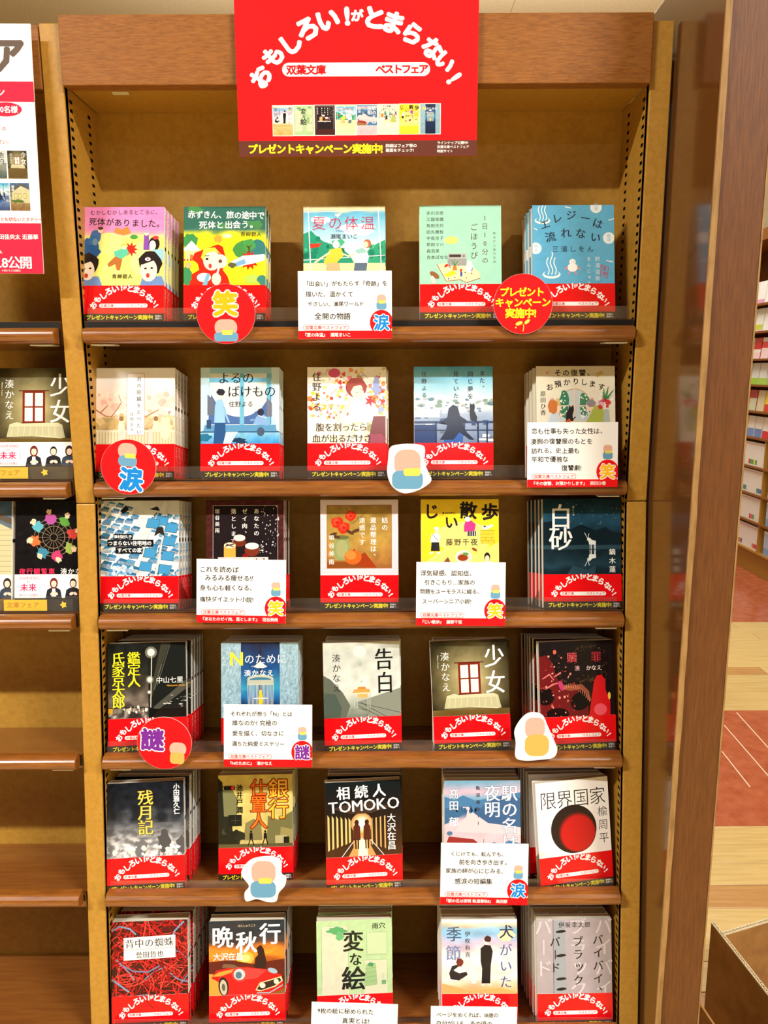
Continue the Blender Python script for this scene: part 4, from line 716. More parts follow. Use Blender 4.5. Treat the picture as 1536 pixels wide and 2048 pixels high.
def shelf(parent, row, x0, x1, acrylic=True):
    R_ = ROWS[row]; df, zf, p_, zr = R_['df'], R_['zf'], R_['p'], R_['zr']; b_ = BACK - .002
    s = MB().prism_x([(df + .001, zf), (b_, zf - (b_ - df) * tan(SL)), (b_, zf - (b_ - df) * tan(SL) - .012), (df + .001, zf - .020)], x0 + .002, x1 - .002).build('shelf', M_shelf, parent)
    MB().prism_x([(p_ + .0045, max(zf, zr) - .0005), (df, zf - .0005), (df, zr - .0095), (p_ + .0045, zr - .0095)], x0 + .003, x1 - .003).build('nosing', M_black, s)
    prof = []; hr = .0102
    for i in range(15):
        a = -pi / 2 + pi * i / 14; prof.append((p_ + .001 - .0155 * (abs(cos(a)) ** .75), zr + hr * sin(a)))
    prof += [(p_ + .004, zr + hr), (p_ + .004, zr - hr)]
    rl = MB().prism_x(prof, x0 + .005, x1 - .005).build('shelf_rail', M_rail, s); bevel(rl, .001, 2)
    for sd in (0, 1):
        xa = x0 + .012 if sd == 0 else x1 - .04
        MB().box(xa, p_ - .004, zr - hr - .0022, xa + .028, p_ + .02, zr - hr - .0006, (225, 222, 214)).build('bracket', M_plain, s)
    if acrylic:
        n = (0, cos(SL), -sin(SL)); u = (0, sin(SL), cos(SL)); a = MB()
        def P(y, h): return (df + .0015 + n[1] * y + u[1] * h, zf + n[2] * y + u[2] * h)
        a.prism_x([P(0, .0003), P(0, .017), P(.0012, .017), P(.0012, .0014), P(.03, .0014), P(.03, .0003)], x0 + .006, x1 - .010)
        a.build('book_stop', M_acr, s)

bc = tag(empty('bookcase', (0, 0, 0)), 'gold enamelled bookcase with slotted posts and rounded wooden shelf rails, full of face-out books', 'bookcase')
upright(bc, XL - .0245, XL, [(XL, 1)]); upright(bc, XR, XR + .0255, [(XR, -1)])
MB().box(XL - .008, BACK, .02, XR + .008, BACK + .008, TOPZ - .01).build('back_panel', M_back, bc)
hb = MB().box(XL + .0015, .9965, HBZ, XR - .0015, 1.016, TOPZ).build('header_board', M_header, bc); bevel(hb, .001)
MB().box(XL + .001, 1.0165, SOF, XR - .001, BACK - .001, SOF + .006).build('soffit', M_gold, bc)
MB().box(XL, 1.02, TOPZ - .008, XR, BACK, TOPZ - .002).build('top_panel', M_gold, bc)
c_ = at(240, 182, 1.03); MB().box(c_.x - .01, 1.03, SOF - .002, c_.x + .01, 1.036, SOF - .0003, (214, 206, 180)).build('label_clip', M_plain, bc)
MB().box(XL, post(.2) + .01, 0, XR, post(.2) + .03, .28).build('plinth', M_gold, bc)
for i in range(6): shelf(bc, i, XL, XR)

lb = tag(empty('bookcase', (0, 0, 0)), 'mostly empty gold bookcase at the left edge, under a white and red poster', 'bookcase')
LX0, LX1 = -1.12, -0.4085
MB().box(LX0, BACK, .02, LX1 + .016, BACK + .008, TOPZ - .01).build('back_panel', M_back, lb)
MB().box(LX1 + .0165, 1.018, .02, LX1 + .0205, BACK - .001, TOPZ - .01).build('side_panel', M_gold, lb)
bevel(MB().box(LX0, 1.003, HBZ - .002, LX1, 1.018, TOPZ - .008).build('header_board', M_header, lb), .001)
MB().box(LX0, 1.0185, SOF - .002, LX1 + .016, BACK - .001, SOF + .004).build('soffit', M_gold, lb)
MB().box(LX0 - .024, .93, 0, LX0, BACK, TOPZ - .01).build('side_panel', M_gold, lb)
MB().box(LX0, post(.2) + .01, 0, LX1, post(.2) + .03, .28).build('plinth', M_gold, lb)
for i in range(6): shelf(lb, i, LX0, LX1, i in (1, 2))

# end panel, veneered cladding board
ep = tag(empty('end_panel', (0, 0, 0)), 'glossy brown end panel right of the bookcase with a pale raw plywood edge', 'panel')
XP = 0.3515
bevel(MB().box(XP, .869, 0, XP + .0064, 1.16, 1.95).build('panel', M_panel, ep), .0006)
rd = random.Random(3); mb = MB(); N_ = 60
for i in range(N_ + 1):
    z = 1.95 * i / N_; j = rd.uniform(-.0005, .0005); j2 = rd.uniform(-.0004, .0004)
    mb.v += [(XP - .0002, .8688, z), (XP - .0002 + 0, .8662, z), (XP + .0066 + j2, .8662, z), (XP + .0066 + j2, .8688, z)]; mb.c += [(210, 170, 110)] * 4
for i in range(N_):
    for a, b_ in ((0, 1), (1, 2), (2, 3)): mb.f.append((i * 4 + a, i * 4 + 4 + a, i * 4 + 4 + b_, i * 4 + b_))
mb.build('plywood_edge', M_edge, ep)
pb = tag(empty('cladding_board', (0, 0, 0)), 'wide matt brown veneered upright board at the far right of the bookcase, facing the viewer', 'board')
bevel(MB().box(XP + .0075, .872, 0, .4085, .892, 2.2).build('board', M_board, pb), .0006)
MB().box(.4086, .8715, 0, .4104, .893, 2.2).build('edge_strip', M_edge, pb)

# ------------------------------------------------------------------ books
_am = {}
def art_of(name):
    if name not in _am:
        A = Art(); COV[name](A); _am[name] = A
    return _am[name]
INFO = {  # title on the spine, spine colour
 'pink': 'むかしむかしあるところに', 'green': '赤ずきん、旅の途中で', 'summer': '夏の体温', 'mint': 'ごほうび', 'sky': 'エレジーは流れない', 'cherry': '君の膵臓をたべたい', 'bluewin': 'よるのばけもの',
 'floral': '腹を割ったら血が出る', 'rooftop': 'また、同じ夢を見ていた', 'cream': 'お預かりします', 'roofs': 'つまらない住宅地の', 'choco': 'あなたのゼイ肉', 'roses': '姑の遺品整理は', 'yellow': 'じい散歩', 'night': '白砂',
 'street': '鑑定人氏家京太郎', 'cage': 'Nのために', 'desk': '告白', 'olive': '少女', 'crimson': '贖罪', 'moon': '残月記', 'bank': '銀行仕置人', 'corridor': '相続人TOMOKO', 'river': '駅の名は夜明', 'disc': '限界国家',
 'threads': '背中の蜘蛛', 'sunset': '晩秋行', 'sketch': '変な絵', 'dogday': '犬がいた季節', 'grey': 'バイバイ、ブラックバード', 'wheel': '夜行観覧車', 'house': '境遇'}
def shell(mb, th, off, z0, z1, c_f, c_s, xl=-52.5):
    o = off; xr = 52.5 + o
    out = [(xl, -o), (xr - 2.4, -o), (xr - .8, .5 - o), (xr, 2.0), (xr, th - 2.0), (xr - .8, th - .5 + o), (xr - 2.4, th + o), (xl, th + o)]
    q = .35; xi = xr - q
    inn = [(xl, -o + q), (xi - 2.2, -o + q), (xi - .7, .6 - o + q), (xi, 2.1), (xi, th - 2.1), (xi - .7, th - .6 + o - q), (xi - 2.2, th + o - q), (xl, th + o - q)]
    n = 8; loop = out + inn[::-1]
    for i in range(7):
        c = c_f if i in (0, 6) else c_s
        a, b_ = out[i], out[i + 1]; mb.add([(a[0], a[1], z0), (b_[0], b_[1], z0), (b_[0], b_[1], z1), (a[0], a[1], z1)], [(0, 1, 2, 3)], c)
        a, b_ = inn[i], inn[i + 1]; mb.add([(a[0], a[1], z0), (b_[0], b_[1], z0), (b_[0], b_[1], z1), (a[0], a[1], z1)], [(3, 2, 1, 0)], (236, 232, 222))
        for z, fl in ((z0, 0), (z1, 1)):
            a, b_, c2, d2 = out[i], out[i + 1], inn[i + 1], inn[i]
            mb.add([(a[0], a[1], z), (b_[0], b_[1], z), (c2[0], c2[1], z), (d2[0], d2[1], z)], [(0, 1, 2, 3) if fl else (3, 2, 1, 0)], (236, 232, 224))
    for k in (0, 7): mb.add([(out[k][0], out[k][1], z0), (inn[k][0], inn[k][1], z0), (inn[k][0], inn[k][1], z1), (out[k][0], out[k][1], z1)], [(0, 1, 2, 3) if k else (3, 2, 1, 0)], (236, 232, 224))
def spine_text(mb, th, txt, v, sz, col, xo, sp=1.02, b=0.01):
    k = 0
    for c_ in txt:
        vs, fs, _ = glyph(c_, b); mb.add([(xo + .05, th / 2 + a * sz, v - k * sz * sp + q * sz) for a, q in vs], fs, col); k += 1
_bm = {}
def band_mesh(th, kind):
    k = ('band', th, kind)
    if k not in _bm:
        mb = MB()
        if kind == 'red':
            shell(mb, th, .45, .3, 46, RED, RED); A = band_art()
            mb.add(A.mb.v, A.mb.f, A.mb.c); spine_text(mb, th, '双葉文庫ベストフェア', 41, min(3.6, th * .3), WHT, 52.95); 
        else:
            shell(mb, th, .45, 17, 49, (246, 244, 244), (246, 244, 244)); A = Art(105.2, 32, -52.6, -.6, 17); A.r(0, 0, 105.2, 32, (246, 244, 244))
            A.t('2026年5月8日', 7, 27, 4.6, (206, 40, 90), sp=.98, minc=True); A.t('映画', 17, 22.4, 2.8, (90, 80, 80)); A.t('未来', 13, 14.5, 11, (220, 30, 100), sp=1.02, minc=True, b=.01); A.l([(8, 9), (6, 9), (6, 20)], .5, (226, 130, 160)); A.l([(33, 9), (35, 9), (35, 20)], .5, (226, 130, 160)); A.t('湊かなえ×双葉社', 8, 4, 3.4, (206, 40, 90), sp=1)
            for i, (x, hc, tc) in enumerate(((53, (110, 44, 40), (44, 44, 50)), (79, (36, 30, 30), (40, 38, 44)), (100, (60, 44, 40), (60, 70, 84)))):
                A.p([(x - 11, 0), (x - 9, 11), (x - 4, 14), (x + 4, 14), (x + 9, 11), (x + 11, 0)], tc); A.p([(x - 3, 2), (x + 3, 2), (x + 2, 13), (x - 2, 13)], (226, 226, 230) if i == 0 else tc)
                A.e(x, 20, 5.4 if i != 1 else 4.6, 7.4 if i != 1 else 6.4, hc); A.e(x, 19.4, 3.5, 4.8, (244, 210, 190)); A.p([(x - 4, 22), (x, 26), (x + 4, 22), (x, 23.6)], hc); A.e(x - 2, 6, 3, 2, (240, 206, 186), 30); A.e(x + 3, 6, 3, 2, (240, 206, 186), -30)
                A.e(x - 1.3, 19.6, .35, .3, BLK, n=6, nx=False); A.e(x + 1.3, 19.6, .35, .3, BLK, n=6, nx=False); A.e(x, 16.8, .8, .3, (190, 90, 90), n=8)
            mb.add(A.mb.v, A.mb.f, A.mb.c)
        _bm[k] = mb.mesh('paper_band', M_print, .001)
    return _bm[k]
def page_mesh(th):
    k = ('page', th)
    if k not in _bm:
        _bm[k] = MB().box(-51.6, .4, .6, 51.2, th - .4, 147.2).mesh('page_block', M_page, .001)
    return _bm[k]
def make_book(name, th, band='red'):
    root = empty('paperback'); mb = MB(); sc_ = SPINE.get(name, (238, 236, 230))
    A = art_of(name); cf = A.mb.c[0]
    shell(mb, th, 0, 0, 148, cf, sc_); mb.add(A.mb.v, A.mb.f, A.mb.c)
    ink = (240, 236, 220) if sum(sc_) < 300 else (50, 46, 46)
    spine_text(mb, th, INFO[name][:11], 138, min(5.2, th * .42), ink, 52.5)
    xo = 52.54; y0, y1 = th * .22, th * .78
    mb.add([(xo, y0, 92), (xo, y1, 92), (xo, y1, 97), (xo, y0, 97)], [(0, 1, 2, 3)], (44, 40, 44))
    parts = [('jacket', mb.mesh('jacket', M_print, .001)), ('page_block', page_mesh(th))]
    if band: parts.append(('paper_band', band_mesh(th, band)))
    for nm, me in parts:
        o = bpy.data.objects.new(nm, me); C.objects.link(o); o.parent = root
    return root
ORD = ['front', 'second', 'third', 'fourth', 'fifth', 'sixth', 'seventh', 'eighth', 'ninth', 'tenth']
def stack(row, px, name, th, n, desc, yaw=0, ccw=0, dx=0, dd=0, lift=0, band='red', ty=None, dx0=0, jit=1.0, lean=None):
    R_ = ROWS[row]; d = R_['db'] + dd; ln = SL if lean is None else radians(lean)
    X = at(px, R_['e'] - 2, d).x; proto = make_book(name, th, band); rd = random.Random(name)
    y = d
    for k in range(n):
        if k == 0: o = proto
        else:
            o = proto.copy(); C.objects.link(o)
            for ch in proto.children:
                c2 = ch.copy(); C.objects.link(c2); c2.parent = o
        yw = radians(yaw * (1 if k == 0 else .25) + (rd.uniform(-.5, .5) * jit if k else 0)); cc = radians(ccw if k == 0 else 0)
        zb = zs(row, y + .001 * th * cos(ln)) + .001 * th * sin(ln) + abs(sin(cc)) * .0525 + .0017
        o.matrix_world = Matrix.Translation((X + k * dx * .001 + (dx0 * .001 if k else 0) + (rd.uniform(-.6, .6) * .001 * jit if k else 0), y + abs(sin(yw)) * (.0525 if yw < 0 else .0) * 1.0, zb)) @ Matrix.Rotation(yw, 4, 'Z') @ Matrix.Rotation(-ln, 4, 'X') @ Matrix.Rotation(-cc, 4, 'Y')
        if k == 0: lab = desc[0]
        elif k == n - 1 and k > 1: lab = f'rearmost book of the stack {desc[1]}'
        else: lab = f'{ORD[k]} book of the stack {desc[1]}'
        tag(o, lab, 'book', f'stack of paperbacks {desc[1]}' if n > 1 else None)
        y += .001 * (th + .9) / cos(ln) + (abs(sin(yw)) * .105 if k == 0 and yaw > 0 else 0) * .9
    return proto

stack(0, 246, 'pink', 10, 5, ('front paperback with pink and yellow cover of shouting faces, top shelf left', 'with the pink and yellow cover, top shelf left'), dx=1.0)
stack(0, 449, 'green', 11, 3, ('front paperback with dark green and yellow cover of a girl in a red hood', 'with the red-hooded girl on the cover'), dx=1.2, lift=0)
stack(0, 689, 'summer', 10, 2, ('front paperback with sky blue cover of two running figures, behind a white card', 'with the sky blue summer cover, top shelf middle'), dx=1)
stack(0, 922, 'mint', 11, 3, ('front paperback with pale mint cover and a column of eight names', 'with the pale mint cover'), dx=1)
stack(0, 1148.5, 'sky', 11, 4, ('front paperback with light blue hot-spring cover, top shelf right', 'with the light blue hot-spring cover'), dx=-1.5)
stack(1, 270, 'cherry', 12, 5, ('front paperback with pale cherry blossom cover, partly behind a round red sign', 'with the pale cherry blossom cover'), dx=.6)
stack(1, 480, 'bluewin', 10, 3, ('front paperback with blue classroom window cover and two figures', 'with the blue classroom window cover'), dx=.6)
stack(1, 694, 'floral', 10, 3, ('front paperback with white cover of a red-haired figure among flowers', 'with the flowers and red-haired figure on the cover'), dx=1.4)
stack(1, 908, 'rooftop', 12, 1, ('paperback with blue city view cover, dark cloaked girl and a cat on a rail', ''))
stack(1, 1153, 'cream', 12, 4, ('front paperback with cream cover of two diners at an arched window', 'with the cream arched-window cover'), dx=-2.2)
stack(2, 279, 'roofs', 12, 5, ('front paperback with a cover of many small blue roofs', 'with the blue roofs on the cover'), dx=.6)
stack(2, 490, 'choco', 12, 3, ('front paperback with dark brown cover of iced cakes, behind a white card', 'with the dark brown cake cover'), dx=1.2)
stack(2, 719, 'roses', 13, 2, ('front paperback with lilac-bordered painting of red roses and an orange', 'with the lilac border and roses on the cover'), dx=1)
stack(2, 921, 'yellow', 12, 1, ('paperback with bright yellow cartoon cover, behind a white card', ''))
stack(2, 1165.5, 'night', 12, 5, ('front paperback with dark teal night lake cover and a white deer', 'with the dark teal night cover'), dx=-2.2)
stack(3, 296, 'street', 13, 6, ('front paperback with black night street cover and yellow lettering', 'with the black night street cover'), yaw=4, dx=.4)
stack(3, 520, 'cage', 13, 5, ('front paperback with blue curtain cover and a birdcage, behind a white card', 'with the blue birdcage cover'), yaw=1)
stack(3, 727, 'desk', 13, 4, ('front paperback with grey misty cover of a lone school desk', 'with the grey school desk cover'), yaw=5, dx=-.2)
stack(3, 946, 'olive', 13, 3, ('front paperback with olive cover of a red window over a bed, full bookcase', 'with the olive window cover, fourth shelf'), ccw=2.2)
stack(3, 1158, 'crimson', 12, 6, ('front paperback with black and crimson cover of a red figure', 'with the black and crimson cover'), yaw=5, dx=-1.4, dx0=-2)
stack(4, 293, 'moon', 15, 5, ('front paperback with dark sky and grey waves cover and gold lettering', 'with the dark sky and grey waves cover'), yaw=5, dx=.4)
stack(4, 513, 'bank', 15, 4, ('front paperback with yellow dusk city cover and orange lettering, set back on its shelf', 'with the yellow dusk city cover'), yaw=2, dd=.030)
stack(4, 730, 'corridor', 14, 4, ('front paperback with dark corridor cover of two walking silhouettes', 'with the dark corridor cover'), yaw=5)
stack(4, 966, 'river', 14, 4, ('front paperback with pastel river landscape cover, behind a white card', 'with the pastel river cover'), dx=.2)
stack(4, 1155, 'disc', 13, 5, ('front paperback with white cover and a large red and black disc, turned slightly', 'with the red disc on a white cover'), yaw=9, ccw=1.0, dx=-1.2, dx0=-7)
stack(5, 301, 'threads', 21, 5, ('front paperback with a cover of tangled red threads, bottom shelf left', 'with the tangled red threads cover'), yaw=3, dx=.6)
stack(5, 495, 'sunset', 20, 4, ('front paperback with sunset cover and a red sports car', 'with the sunset and red car cover'), yaw=2)
stack(5, 711, 'sketch', 15, 5, ('front paperback with pale green cover and large black brush lettering', 'with the pale green cover'), yaw=3, dx=-.3)
stack(5, 960, 'dogday', 15, 5, ('front paperback with white cover of a standing figure and a crouching girl with a dog', 'with the crouching girl and dog on the cover'), dx=-.4)
stack(5, 1150, 'grey', 15, 6, ('front paperback with mauve grey cover and large vertical lettering', 'with the mauve grey cover'), yaw=1, dx=-1.0)
# the left bookcase
stack(1, 67, 'olive', 14, 3, ('front shrink-wrapped paperback with olive window cover, left bookcase', 'with the olive window cover in the left bookcase'), band='film', dd=-.002)
stack(2, 107, 'wheel', 13, 4, ('front paperback with black cover of a colourful Ferris wheel in the left bookcase', 'with the black Ferris wheel cover in the left bookcase'), band='film')
stack(2, -56, 'house', 13, 4, ('front paperback with a pale wooden house cover at the left edge of the picture', 'with the wooden house cover at the left edge'), band='film')
for row, cx_, lab in ((1, 62, 'clear yellowish display tray under the olive-covered books in the left bookcase'), (2, 100, 'clear yellowish display tray under the Ferris wheel books in the left bookcase')):
    R_ = ROWS[row]; X = at(cx_, R_['e'] - 10, R_['df']).x; t = tag(empty('display_tray', (X, R_['df'], R_['zf'])), lab, 'display tray', 'clear trays in the left bookcase')
    x0 = -.065; x1 = min(.056, LX1 + .012 - X)
    MB().prism_x([(.0006, .001), (.0035, .021), (.0047, .021), (.0018, .001)], x0, x1, (120, 110, 50)).build('front_lip', M_acr, t)
    A = Art(121, 18, x0 * 1000, 1.3, 2.0, .012); A.r(2, 0, 60, 15, (226, 186, 60)); A.t('文庫フェア', 10, 8, 8, (190, 130, 40), sp=1.1, b=.02); A.star(82, 8, 5, 3, 5, (236, 200, 70)); 
    o = A.mb.build('label', M_card, t, .001); o.rotation_euler = (-radians(8), 0, 0)

# ------------------------------------------------------------------ cards and signs
CW, CH = 116.5, 83.5
def plain_mark(A, cx, cy, s):
    """soft plain pastel patches where the card carries a small picture"""
    A.rr(cx - 5 * s, cy - 1 * s, cx + 5 * s, cy + 8 * s, 3.5 * s, (220, 168, 154)); A.rr(cx - 5.5 * s, cy - 8 * s, cx + 5.5 * s, cy + .5 * s, 3 * s, (100, 154, 190)); A.rr(cx - 3 * s, cy - 1.5 * s, cx + 4 * s, cy + 2 * s, .8 * s, (226, 206, 90))
def card_art(lines, title, badge, bcol):
    A = Art(CW, CH, -CW / 2, -.35, -CH / 2, .012); A.r(0, 0, CW, CH, (238, 238, 238)); A.r(0, 0, CW, 10, RED)
    A.e(103.5, 20, 14.5, 15.5, RED, n=30)
    A.box_ = (0, 0, CW, CH); plain_mark(A, 103.5, 45, 1.15 if badge != '謎' else 1.1)
    A.ot(badge, 103.5, 20, 20, bcol, WHT, b=.035, ob=.085)
    for txt, x, y, sz in lines:
        A.t(txt, x, y, sz, (34, 30, 32), sp=1.0, jit=.035, b=.012)
    A.rr(6, 10.5, 63, 17.5, 3.4, RED); A.rr(6.5, 11, 62.5, 17, 3, (238, 238, 238)); A.t('双葉文庫ベストフェア', 11, 14, 5.2, RED, b=.02, sp=1.0)
    A.t(title, 8, 5, 5.4, WHT, b=.012, sp=.95); return A
def put_card(row, px, py, A, name, lab, ccw=0, W=CW, H=CH, dz=0, outline=None, lean=8, group='white handwritten cards on the shelf rails', cat='card', dd=0):
    d = ROWS[row]['p'] - .0165 + dd; p_ = at(px, py, d); mb = MB()
    pts = outline or [(-W / 2, -H / 2), (W / 2, -H / 2), (W / 2, H / 2), (-W / 2, H / 2)]; n = len(pts)
    vs = [(x, -.35, z) for x, z in pts] + [(x, .35, z) for x, z in pts]
    mb.add(vs, [tuple(range(n)), tuple(range(2 * n - 1, n - 1, -1))] + [(i + n, (i + 1) % n + n, (i + 1) % n, i) for i in range(n)], (238, 238, 238)); mb.add(A.mb.v, A.mb.f, A.mb.c)
    o = mb.build(name, M_card, None, .001); o.matrix_world = Matrix.Translation(p_) @ Matrix.Rotation(-radians(lean), 4, 'X') @ Matrix.Rotation(-radians(ccw), 4, 'Y')
    tag(o, lab, cat, group); return o
BL = (20, 130, 214); YO = (250, 190, 30); PU = (116, 40, 150)
def L(*a): return a
cards = [
 (0, 690, 610, ([('「出会い」がもたらす「奇跡」を', 10, 68, 7.0), ('描いた、温かくて', 13, 55, 7.4), ('やさしい、瀬尾ワールド', 15, 43, 6.4), ('全開の物語', 25, 28, 9)], '『夏の体温』  瀬尾まいこ', '涙', BL), 'white handwritten card with blue badge in front of the sky blue summer book', 0),
 (1, 1145, 909.5, ([('恋も仕事も失った女性は、', 9, 72, 8), ('凄腕の復讐屋のもとを', 8, 59, 8), ('訪れる。史上最も', 9, 47, 7.8), ('平和で優雅な', 9, 36, 8), ('復讐劇!', 48, 25, 8)], '『その復讐、お預かりします』  原田ひ香', '笑', YO), 'white handwritten card with yellow badge in front of the cream arched-window book', 0),
 (2, 482.5, 1182.5, ([('これを読めば', 8, 70, 8.6), ('みるみる痩せる!?', 15, 59, 8.4), ('身も心も軽くなる、', 8, 46, 8.2), ('痛快ダイエット小説!', 8, 31, 7.6)], '『あなたのゼイ肉、落とします』  垣谷美雨', '笑', YO), 'white handwritten card with yellow badge in front of the dark brown cake book', -1),
 (2, 921.5, 1188, ([('浮気疑惑、認知症、', 9, 69, 8), ('引きこもり…家族の', 14, 57, 7.4), ('問題をユーモラスに綴る、', 8, 45, 6.8), ('スーパーシニア小説!', 11, 32, 7)], '『じい散歩』  藤野千夜', '笑', YO), 'white handwritten card with yellow badge in front of the bright yellow book', -.6),
 (3, 536, 1471.5, ([('それぞれが想う「N」とは', 12, 71, 7), ('誰なのか? 究極の', 15, 59, 7.8), ('愛を描く、切なさに', 15, 45, 7.6), ('満ちた純愛ミステリー', 14, 31, 7.0)], '『Nのために』  湊かなえ', '謎', PU), 'white handwritten card with purple badge in front of the blue birdcage book', -.6),
 (4, 968.5, 1748, ([('くじけても、転んでも、', 16, 69, 6.8), ('前を向き歩き出す。', 28, 58, 7.6), ('家族の絆が心にじみる、', 10, 46, 7.4), ('感涙の短編集', 23, 32, 8.4)], '『駅の名は夜明 軌道春秋II』  髙田郁', '涙', BL), 'white handwritten card with blue badge in front of the pastel river book', -1),
 (5, 708, 2066, ([('9枚の絵に秘められた', 10, 72, 8.0), ('真実とは?', 46, 59, 8.6), ('シリーズ累計', 8, 47, 6)], '『変な絵』  雨穴', '謎', PU), 'white handwritten card at the bottom edge in front of the pale green book', -2),
 (5, 947, 2073, ([('ページをめくれば、18歳の', 11, 72, 7.2), ('自分がいる。あの頃の', 11, 60, 7.6)], '『犬がいた季節』  伊吹有喜', '涙', BL), 'white handwritten card at the bottom edge in front of the girl and dog book', -1)]
for row, px, py, args, lab, ccw in cards: put_card(row, px, py, card_art(*args), 'display_card', lab, ccw)

def circ(r_, n=56): return [(r_ * cos(2 * pi * i / n), r_ * sin(2 * pi * i / n)) for i in range(n)]
def round_sign(row, px, py, kind, lab, ccw=0, r_=36.5):
    A = Art(2 * r_, 2 * r_, -r_, -.35, -r_, .012); A.e(r_, r_, r_ - .1, r_ - .1, RED, n=56)
    if kind == 'gift':
        A.t('プレゼント', 13, 51, 12, YEL, b=.035, sp=.92); A.t('キャンペーン', 7.5, 38.5, 12, YEL, b=.035, sp=.96); A.t('実施中!', 20.5, 25.5, 12.5, YEL, b=.04, sp=.96)
        A.l([(37, 3), (38, 9), (37, 12)], .9, (240, 226, 90)); A.e(32, 13, 4.6, 2.2, (240, 226, 90), 20); A.e(42, 15, 4, 2, (240, 226, 90), 40); A.star(28, 8, 1.6, .6, 4, (240, 226, 90)); A.star(43, 20, 1.2, .5, 4, (240, 226, 90))
    elif kind == '笑':
        A.ot('笑', 36, 49, 31, (240, 178, 20), WHT, b=.05, ob=.10); A.rr(22, 10, 50, 30, 9, (220, 168, 154)); A.rr(21, 3, 51, 14, 4, (100, 154, 190)); A.rr(31, 11, 44, 17, 1.2, (226, 206, 90))
    elif kind == '涙':
        A.ot('涙', 40, 20, 31, BL, WHT, b=.05, ob=.10); A.rr(21, 46, 45, 66, 9, (220, 168, 154)); A.rr(22, 36, 46, 50, 6, (100, 154, 190)); A.rr(30, 47, 44, 53, 1.2, (226, 206, 90))
    else:
        A.ot('謎', 20, 40, 31, PU, WHT, b=.045, ob=.095); A.box_ = (0, 0, 73, 73); A.rr(43, 20, 65, 38, 8, (220, 172, 156)); A.rr(44, 8, 63, 24, 5, (206, 170, 86))
    put_card(row, px, py, A, 'round_sign', lab, ccw, outline=circ(r_), group='round red signs on the shelf rails', cat='sign', lean=3, dd=-.0012)
round_sign(0, 452, 628, '笑', 'round red sign with a large yellow character below the red-hooded girl book')
round_sign(0, 1046, 608, 'gift', 'round red sign with three lines of yellow lettering and a sprout')
round_sign(1, 257, 934, '涙', 'round red sign with a large blue character below the cherry blossom book', ccw=-6, r_=35.5)
round_sign(3, 329, 1486, '謎', 'round red sign with a large purple character below the night street book', ccw=-4, r_=36)
def smooth(pts, n=6):
    out = []; m = len(pts)
    for i in range(m):
        p0, p1, p2, p3 = [Vector(pts[(i + k) % m]) for k in (-1, 0, 1, 2)]
        for j in range(n):
            t = j / n; q = .5 * ((2 * p1) + (p2 - p0) * t + (2 * p0 - 5 * p1 + 4 * p2 - p3) * t * t + (3 * p1 - p0 - 3 * p2 + p3) * t ** 3); out.append((q.x, q.y))
    return out
def cutout(row, px, py, pts, lab, marks):
    A = Art(100, 100, -50, -.35, -50, .012)
    for cx, cy, rx, ry, col in marks: A.rr(cx + 50 - rx, cy + 50 - ry, cx + 50 + rx, cy + 50 + ry, min(rx, ry) * .75, col)
    put_card(row, px, py, A, 'cutout_card', lab, 0, outline=smooth(pts), group='white die-cut cards on the shelf rails', lean=4, dd=-.0012)
PKC = (220, 168, 154); BLC = (100, 154, 190)
cutout(1, 818, 938, [(-24, 28), (-10, 32), (8, 32), (20, 28), (20, 10), (24, -2), (29, -14), (22, -22), (8, -29), (-8, -31), (-22, -22), (-28, -6), (-27, 12)], 'white die-cut card with rounded outline between the flower and city view books', [(-2, 8, 17, 17, PKC), (-2, -14, 20, 12, BLC), (4, -4, 11, 5, (226, 206, 90))])
cutout(3, 1071, 1473, [(-20, 24), (-8, 33), (8, 30), (16, 14), (24, -4), (29, -18), (24, -29), (6, -32), (-14, -33), (-26, -28), (-26, -8), (-28, 8)], 'white die-cut card tapering to the top beside the olive window book', [(-1, 12, 13, 14, PKC), (2, -12, 16, 15, (206, 170, 86))])
cutout(4, 527.5, 1760, [(-18, 28), (-4, 33), (14, 33), (24, 24), (24, 10), (30, 4), (28, -8), (20, -18), (16, -30), (4, -31), (-10, -27), (-24, -30), (-26, -18), (-20, -8), (-29, 6), (-28, 16)], 'white die-cut card with wavy outline below the yellow dusk city book', [(0, 11, 16, 16, PKC), (-1, -13, 17, 12, BLC), (2, -1, 9, 4, (226, 206, 90))])

# banner
BD = .9905
b0, b1 = at(479, 313.5, BD), at(953, 311.5, BD); bt = at(710, 0, BD); bs = (b1.x - b0.x) / 1305; bz = (bt.z - b0.z) / 860
A = Art(1305, 1010, -652.5, -3.0, 0, .06)
A.r(0, 0, 1305, 88, (96, 50, 40)); A.r(0, 88, 1305, 1010, RED)
def bx_(x): return x - 105 + (x - 757) * -.012
for c_, x, y, r_, sz in SLOGAN: A.ch(c_, bx_(x), 860 - y, sz * 1.20, WHT, .058, r_)
A.nx(); A.rr(bx_(348), 860 - 414, bx_(1156), 860 - 338, 36, WHT); A.t('双葉文庫', bx_(398), 860 - 377, 56, RED, b=.04, sp=.95); A.t('ベストフェア', bx_(885), 860 - 375, 56, RED, b=.04, sp=.83)
A.t('プレゼントキャンペーン実施中!', bx_(173), 860 - 818, 58, YEL, b=.045, sp=.95, sx=.945)
for s_, x, y, z in (('詳細はフェア帯の', 922, 802, 22), ('裏面をチェック!', 922, 828, 22), ('ラインナップ公開中!', 1206, 787, 19), ('双葉文庫ベストフェア', 1206, 810, 18), ('特設サイト', 1206, 834, 18)): A.t(s_, bx_(x), 860 - y, z, WHT, b=.02, sp=.98)
mini = ['dogday', 'sketch', 'choco', 'summer', 'river', 'cream', 'yellow', 'cage']
